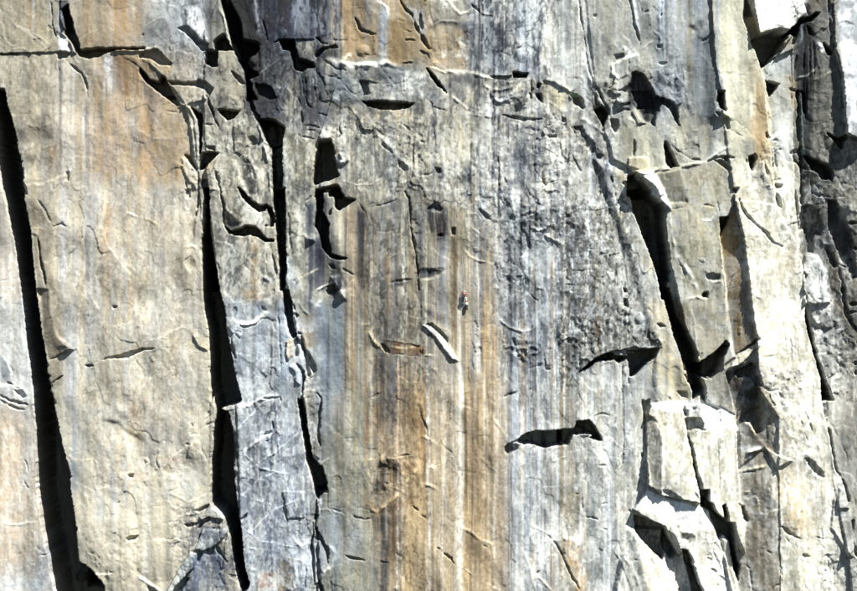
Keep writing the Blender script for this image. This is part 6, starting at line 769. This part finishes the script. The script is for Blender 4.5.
# ------------------------------------------------------------------ 8. the climber, the haul bag, the tufts of green
def flat_mat(name, c, rough=.8):
    m = bpy.data.materials.new(name); m.use_nodes = True; N = m.node_tree.nodes; L = m.node_tree.links
    b = N["Principled BSDF"]; b.inputs["Roughness"].default_value = rough
    n = N.new("ShaderNodeTexNoise"); n.inputs["Scale"].default_value = 14; n.inputs["Detail"].default_value = 4
    r = N.new("ShaderNodeValToRGB"); r.color_ramp.elements[0].color = (*[v * .75 for v in c], 1); r.color_ramp.elements[1].color = (*[min(1, v * 1.2) for v in c], 1)
    tc = N.new("ShaderNodeTexCoord"); L.new(tc.outputs["Object"], n.inputs["Vector"]); L.new(n.outputs["Fac"], r.inputs[0]); L.new(r.outputs[0], b.inputs["Base Color"])
    return m
RED = flat_mat("red_cloth", (.16, .02, .02)); BLK = flat_mat("black_cloth", (.012, .013, .02)); WHI = flat_mat("white_shell", (.82, .82, .80), .4)
SKIN = flat_mat("skin", (.42, .24, .16), .6); ROPE = flat_mat("pale_rope", (.7, .68, .6)); GRN = flat_mat("leaf", (.035, .085, .03)); WOOD = flat_mat("twig", (.10, .07, .045))

def skin_obj(name, joints, edges, radii, mat, parent, sub=1):
    me = bpy.data.meshes.new(name); me.from_pydata([Vector(j) for j in joints], edges, []); me.update()
    o = bpy.data.objects.new(name, me); SC.collection.objects.link(o)
    sk = o.modifiers.new("skin", 'SKIN'); sk.use_smooth_shade = True
    for i, r in enumerate(radii):
        rr = r if isinstance(r, tuple) else (r, r); me.skin_vertices[0].data[i].radius = rr; me.skin_vertices[0].data[i].use_root = (i == 0)
    ss = o.modifiers.new("sub", 'SUBSURF'); ss.levels = sub; ss.render_levels = sub
    me.materials.append(mat); o.parent = parent; return o
def lathe(name, prof, mat, parent, loc, seg=20, squash=(1, 1, 1), rot=(0, 0, 0)):
    bm = bmesh.new(); rings = []
    for r, z in prof: rings.append([bm.verts.new((r * math.cos(a) * squash[0], r * math.sin(a) * squash[1], z * squash[2])) for a in [2 * math.pi * i / seg for i in range(seg)]])
    for a, b in zip(rings, rings[1:]):
        for i in range(seg): bm.faces.new((a[i], a[(i + 1) % seg], b[(i + 1) % seg], b[i]))
    bm.faces.new(rings[0][::-1]); bm.faces.new(rings[-1])
    me = bpy.data.meshes.new(name); bm.to_mesh(me); bm.free(); me.materials.append(mat)
    for p in me.polygons: p.use_smooth = True
    o = bpy.data.objects.new(name, me); SC.collection.objects.link(o); o.parent = parent; o.location = loc; o.rotation_euler = rot
    return o
def tube(name, pts, r, mat, parent, seg=8):
    bm = bmesh.new(); rings = []; pts = [Vector(p) for p in pts]
    for i, p in enumerate(pts):
        d = (pts[min(i + 1, len(pts) - 1)] - pts[max(i - 1, 0)]).normalized(); u = d.orthogonal().normalized(); v = d.cross(u)
        rings.append([bm.verts.new(p + r * (math.cos(a) * u + math.sin(a) * v)) for a in [2 * math.pi * k / seg for k in range(seg)]])
    for a, b in zip(rings, rings[1:]):
        for k in range(seg): bm.faces.new((a[k], a[(k + 1) % seg], b[(k + 1) % seg], b[k]))
    me = bpy.data.meshes.new(name); bm.to_mesh(me); bm.free(); me.materials.append(mat)
    o = bpy.data.objects.new(name, me); SC.collection.objects.link(o); o.parent = parent; return o

# climber: feet against the wall at about (465, 303), head at (464.5, 291)
hc = hgt(464, 302)
base = w3(464.4, 303.2, hc)
man = bpy.data.objects.new("person", None); SC.collection.objects.link(man); man.location = base; man.rotation_euler = (0, 0, math.radians(0))
man["label"] = "climber in a red jacket, dark trousers and white helmet hanging on the tan wall"; man["category"] = "person"
# local axes: x right, -y out from the wall, z up; the body leans back on the rope with both feet on the rock
BJ = [(0,-.46,.86),(0,-.45,1.06),(-.01,-.40,1.28),(.0,-.37,1.46),(.03,-.34,1.55),
      (-.12,-.45,.80),(-.17,-.46,.44),(-.16,-.13,.10),(-.16,-.10,.03),
      (.11,-.45,.80),(.19,-.42,.50),(.14,-.12,.22),(.15,-.09,.15),
      (-.20,-.36,1.42),(-.30,-.30,1.62),(-.22,-.12,1.84),(-.21,-.06,1.92),
      (.19,-.37,1.42),(.30,-.50,1.22),(.16,-.56,1.12),(.10,-.56,1.14)]
BE = [(0,1),(1,2),(2,3),(3,4),(0,5),(5,6),(6,7),(7,8),(0,9),(9,10),(10,11),(11,12),(3,13),(13,14),(14,15),(15,16),(3,17),(17,18),(18,19),(19,20)]
BRAD = [(.15,.11),(.13,.10),(.17,.12),(.13,.10),.058,.10,.07,.045,.04,.10,.07,.045,.04,.065,.05,.035,.03,.065,.05,.035,.03]
skin_obj("body", BJ, BE, BRAD, SKIN, man, 2)
skin_obj("jacket", [BJ[i] for i in (1,2,3,13,14,15,17,18,19)], [(0,1),(1,2),(2,3),(3,4),(4,5),(2,6),(6,7),(7,8)], [(.175,.14),(.21,.16),(.17,.13),.09,.078,.06,.09,.078,.06], RED, man, 2)
skin_obj("trousers", [(0,-.455,.92)] + [BJ[i] for i in (5,6,7,9,10,11)], [(0,1),(1,2),(2,3),(0,4),(4,5),(5,6)], [(.18,.14),.13,.10,.075,.13,.10,.075], BLK, man, 2)
head = lathe("head", [(.02,-.12),(.06,-.11),(.075,-.06),(.088,0),(.09,.05),(.075,.10),(.03,.125)], SKIN, man, (.04,-.34,1.68), squash=(.9,1.08,1))
lathe("helmet", [(.108,-.02),(.112,.02),(.106,.06),(.086,.10),(.05,.12),(.01,.13)], WHI, man, (.05,-.345,1.72), squash=(.95,1.12,1), rot=(0, .12, 0))
for sx, b in ((-.16, (-.165,-.12,.03)), (.15, (.15,-.11,.15))):
    skin_obj("shoe", [b, (b[0], b[1] + .02, b[2] + .07), (b[0], b[1] + .06, b[2] + .13)], [(0,1),(1,2)], [.05,.05,.035], BLK, man, 1)
for hx, hy, hz, s in ((-.21,-.06,1.92,1), (.10,-.56,1.14,-1)):
    J = [(hx,hy,hz)]; E = []; Rr = [.032]
    for f in range(5):
        a = (f - 2) * .018; k = len(J); L_ = (.05,.07,.078,.07,.055)[f]
        J += [(hx + a, hy + .01, hz + .03), (hx + a * 1.3, hy + .02, hz + .03 + L_ * .6), (hx + a * 1.3, hy + .045, hz + .03 + L_)]; E += [(0,k),(k,k+1),(k+1,k+2)]; Rr += [.011,.010,.008]
    skin_obj("hand", J, E, Rr, SKIN, man, 1)
pk = skin_obj("rucksack", [(-.02,-.60,.86),(-.03,-.63,1.08),(-.02,-.58,1.30)], [(0,1),(1,2)], [(.13,.09),(.16,.12),(.12,.08)], BLK, man, 2)
coil = [( .17 + .12 * math.cos(t) * (1 + .06 * math.sin(7 * t)), -.60 + .05 * math.sin(t * 2), .66 + .20 * math.sin(t) ) for t in [i * 2 * math.pi / 24 for i in range(73)]]
coil = [(x + .02 * (i // 24), y - .02 * (i // 24), z - .015 * (i // 24)) for i, (x, y, z) in enumerate(coil)]
tube("rope_coil", coil, .03, WHI, man)

# haul bag hanging below
hb = hgt(466, 306)
bag = bpy.data.objects.new("haul_bag", None); SC.collection.objects.link(bag); bag.location = w3(466.4, 309.8, hb) + Vector((0, -.28, 0))
bag["label"] = "black haul bag with a white lid hanging just below the climber"; bag["category"] = "bag"
lathe("bag_body", [(.03,0),(.15,.01),(.185,.06),(.20,.30),(.205,.55),(.19,.74),(.16,.80)], BLK, bag, (0,0,0), 24, (1,.85,1))
lathe("lid", [(.165,.79),(.20,.82),(.195,.95),(.16,1.02),(.06,1.05)], WHI, bag, (.02,0,0), 24, (1,.85,1))
for s in (-1, 1): tube("strap", [(s*.17,-.03,.78),(s*.10,-.02,1.12),(0,0,1.30)], .014, RED, bag)

# climbing rope from the bag past the climber, up the wall to its belay
top = hgt(461, 249) + .3
pts = [(466.4, 309.8 - 1.30/M, hb + .28/M), (465.6, 298, hc + 2.6), (464.4, 290, hc + 1.4)]
for t in np.linspace(0, 1, 14)[1:]:
    x = 464.4 + (461.5 - 464.4) * t; y = 290 + (249 - 290) * t; pts.append((x, y, max(hgt(x, y) + .25, 0)))
rope = tube("climbing_rope", [w3(*p) for p in pts], .007, ROPE, None)
rope["label"] = "thin pale rope running up the wall from the climber"; rope["category"] = "rope"

# small tufts growing out of cracks
def tuft(x, y, size, label):
    r = np.random.RandomState(int(x * 7)); o = bpy.data.objects.new("shrub", None); SC.collection.objects.link(o)
    o.location = w3(x, y, hgt(x, y)); o["label"] = label; o["category"] = "shrub"; o["group"] = "green tufts in the cracks"
    tips = []
    for k in range(9):
        a = r.uniform(-1, 1); L_ = size * r.uniform(.5, 1)
        p1 = Vector((a * .4 * L_, -.35 * L_, .4 * L_)); p2 = Vector((a * L_, -.55 * L_ * r.uniform(.6, 1.3), L_ * r.uniform(.5, 1))); tips.append((p1, p2))
        tube("stem", [(0, .1, -.05), p1, p2], .02, WOOD, o, 5)
    bm = bmesh.new()
    for p1, p2 in tips:
        for k in range(60):
            t = r.uniform(.1, 1.1); c = p1 + (p2 - p1) * t + Vector(r.normal(0, .13 * size, 3)); d = Vector(r.normal(0, 1, 3)).normalized(); u = d.orthogonal().normalized()
            l = .07; vs = [bm.verts.new(c + v) for v in (-u * l, d.cross(u) * l * .5, u * l, -d.cross(u) * l * .5)]; bm.faces.new(vs)
    me = bpy.data.meshes.new("foliage"); bm.to_mesh(me); bm.free(); me.materials.append(GRN)
    f = bpy.data.objects.new("foliage", me); SC.collection.objects.link(f); f.parent = o
tuft(573.2, 431, .9, "small green tuft growing in the black overhang")
tuft(573.5, 99, .8, "small green tuft in the slanting crack near the top")
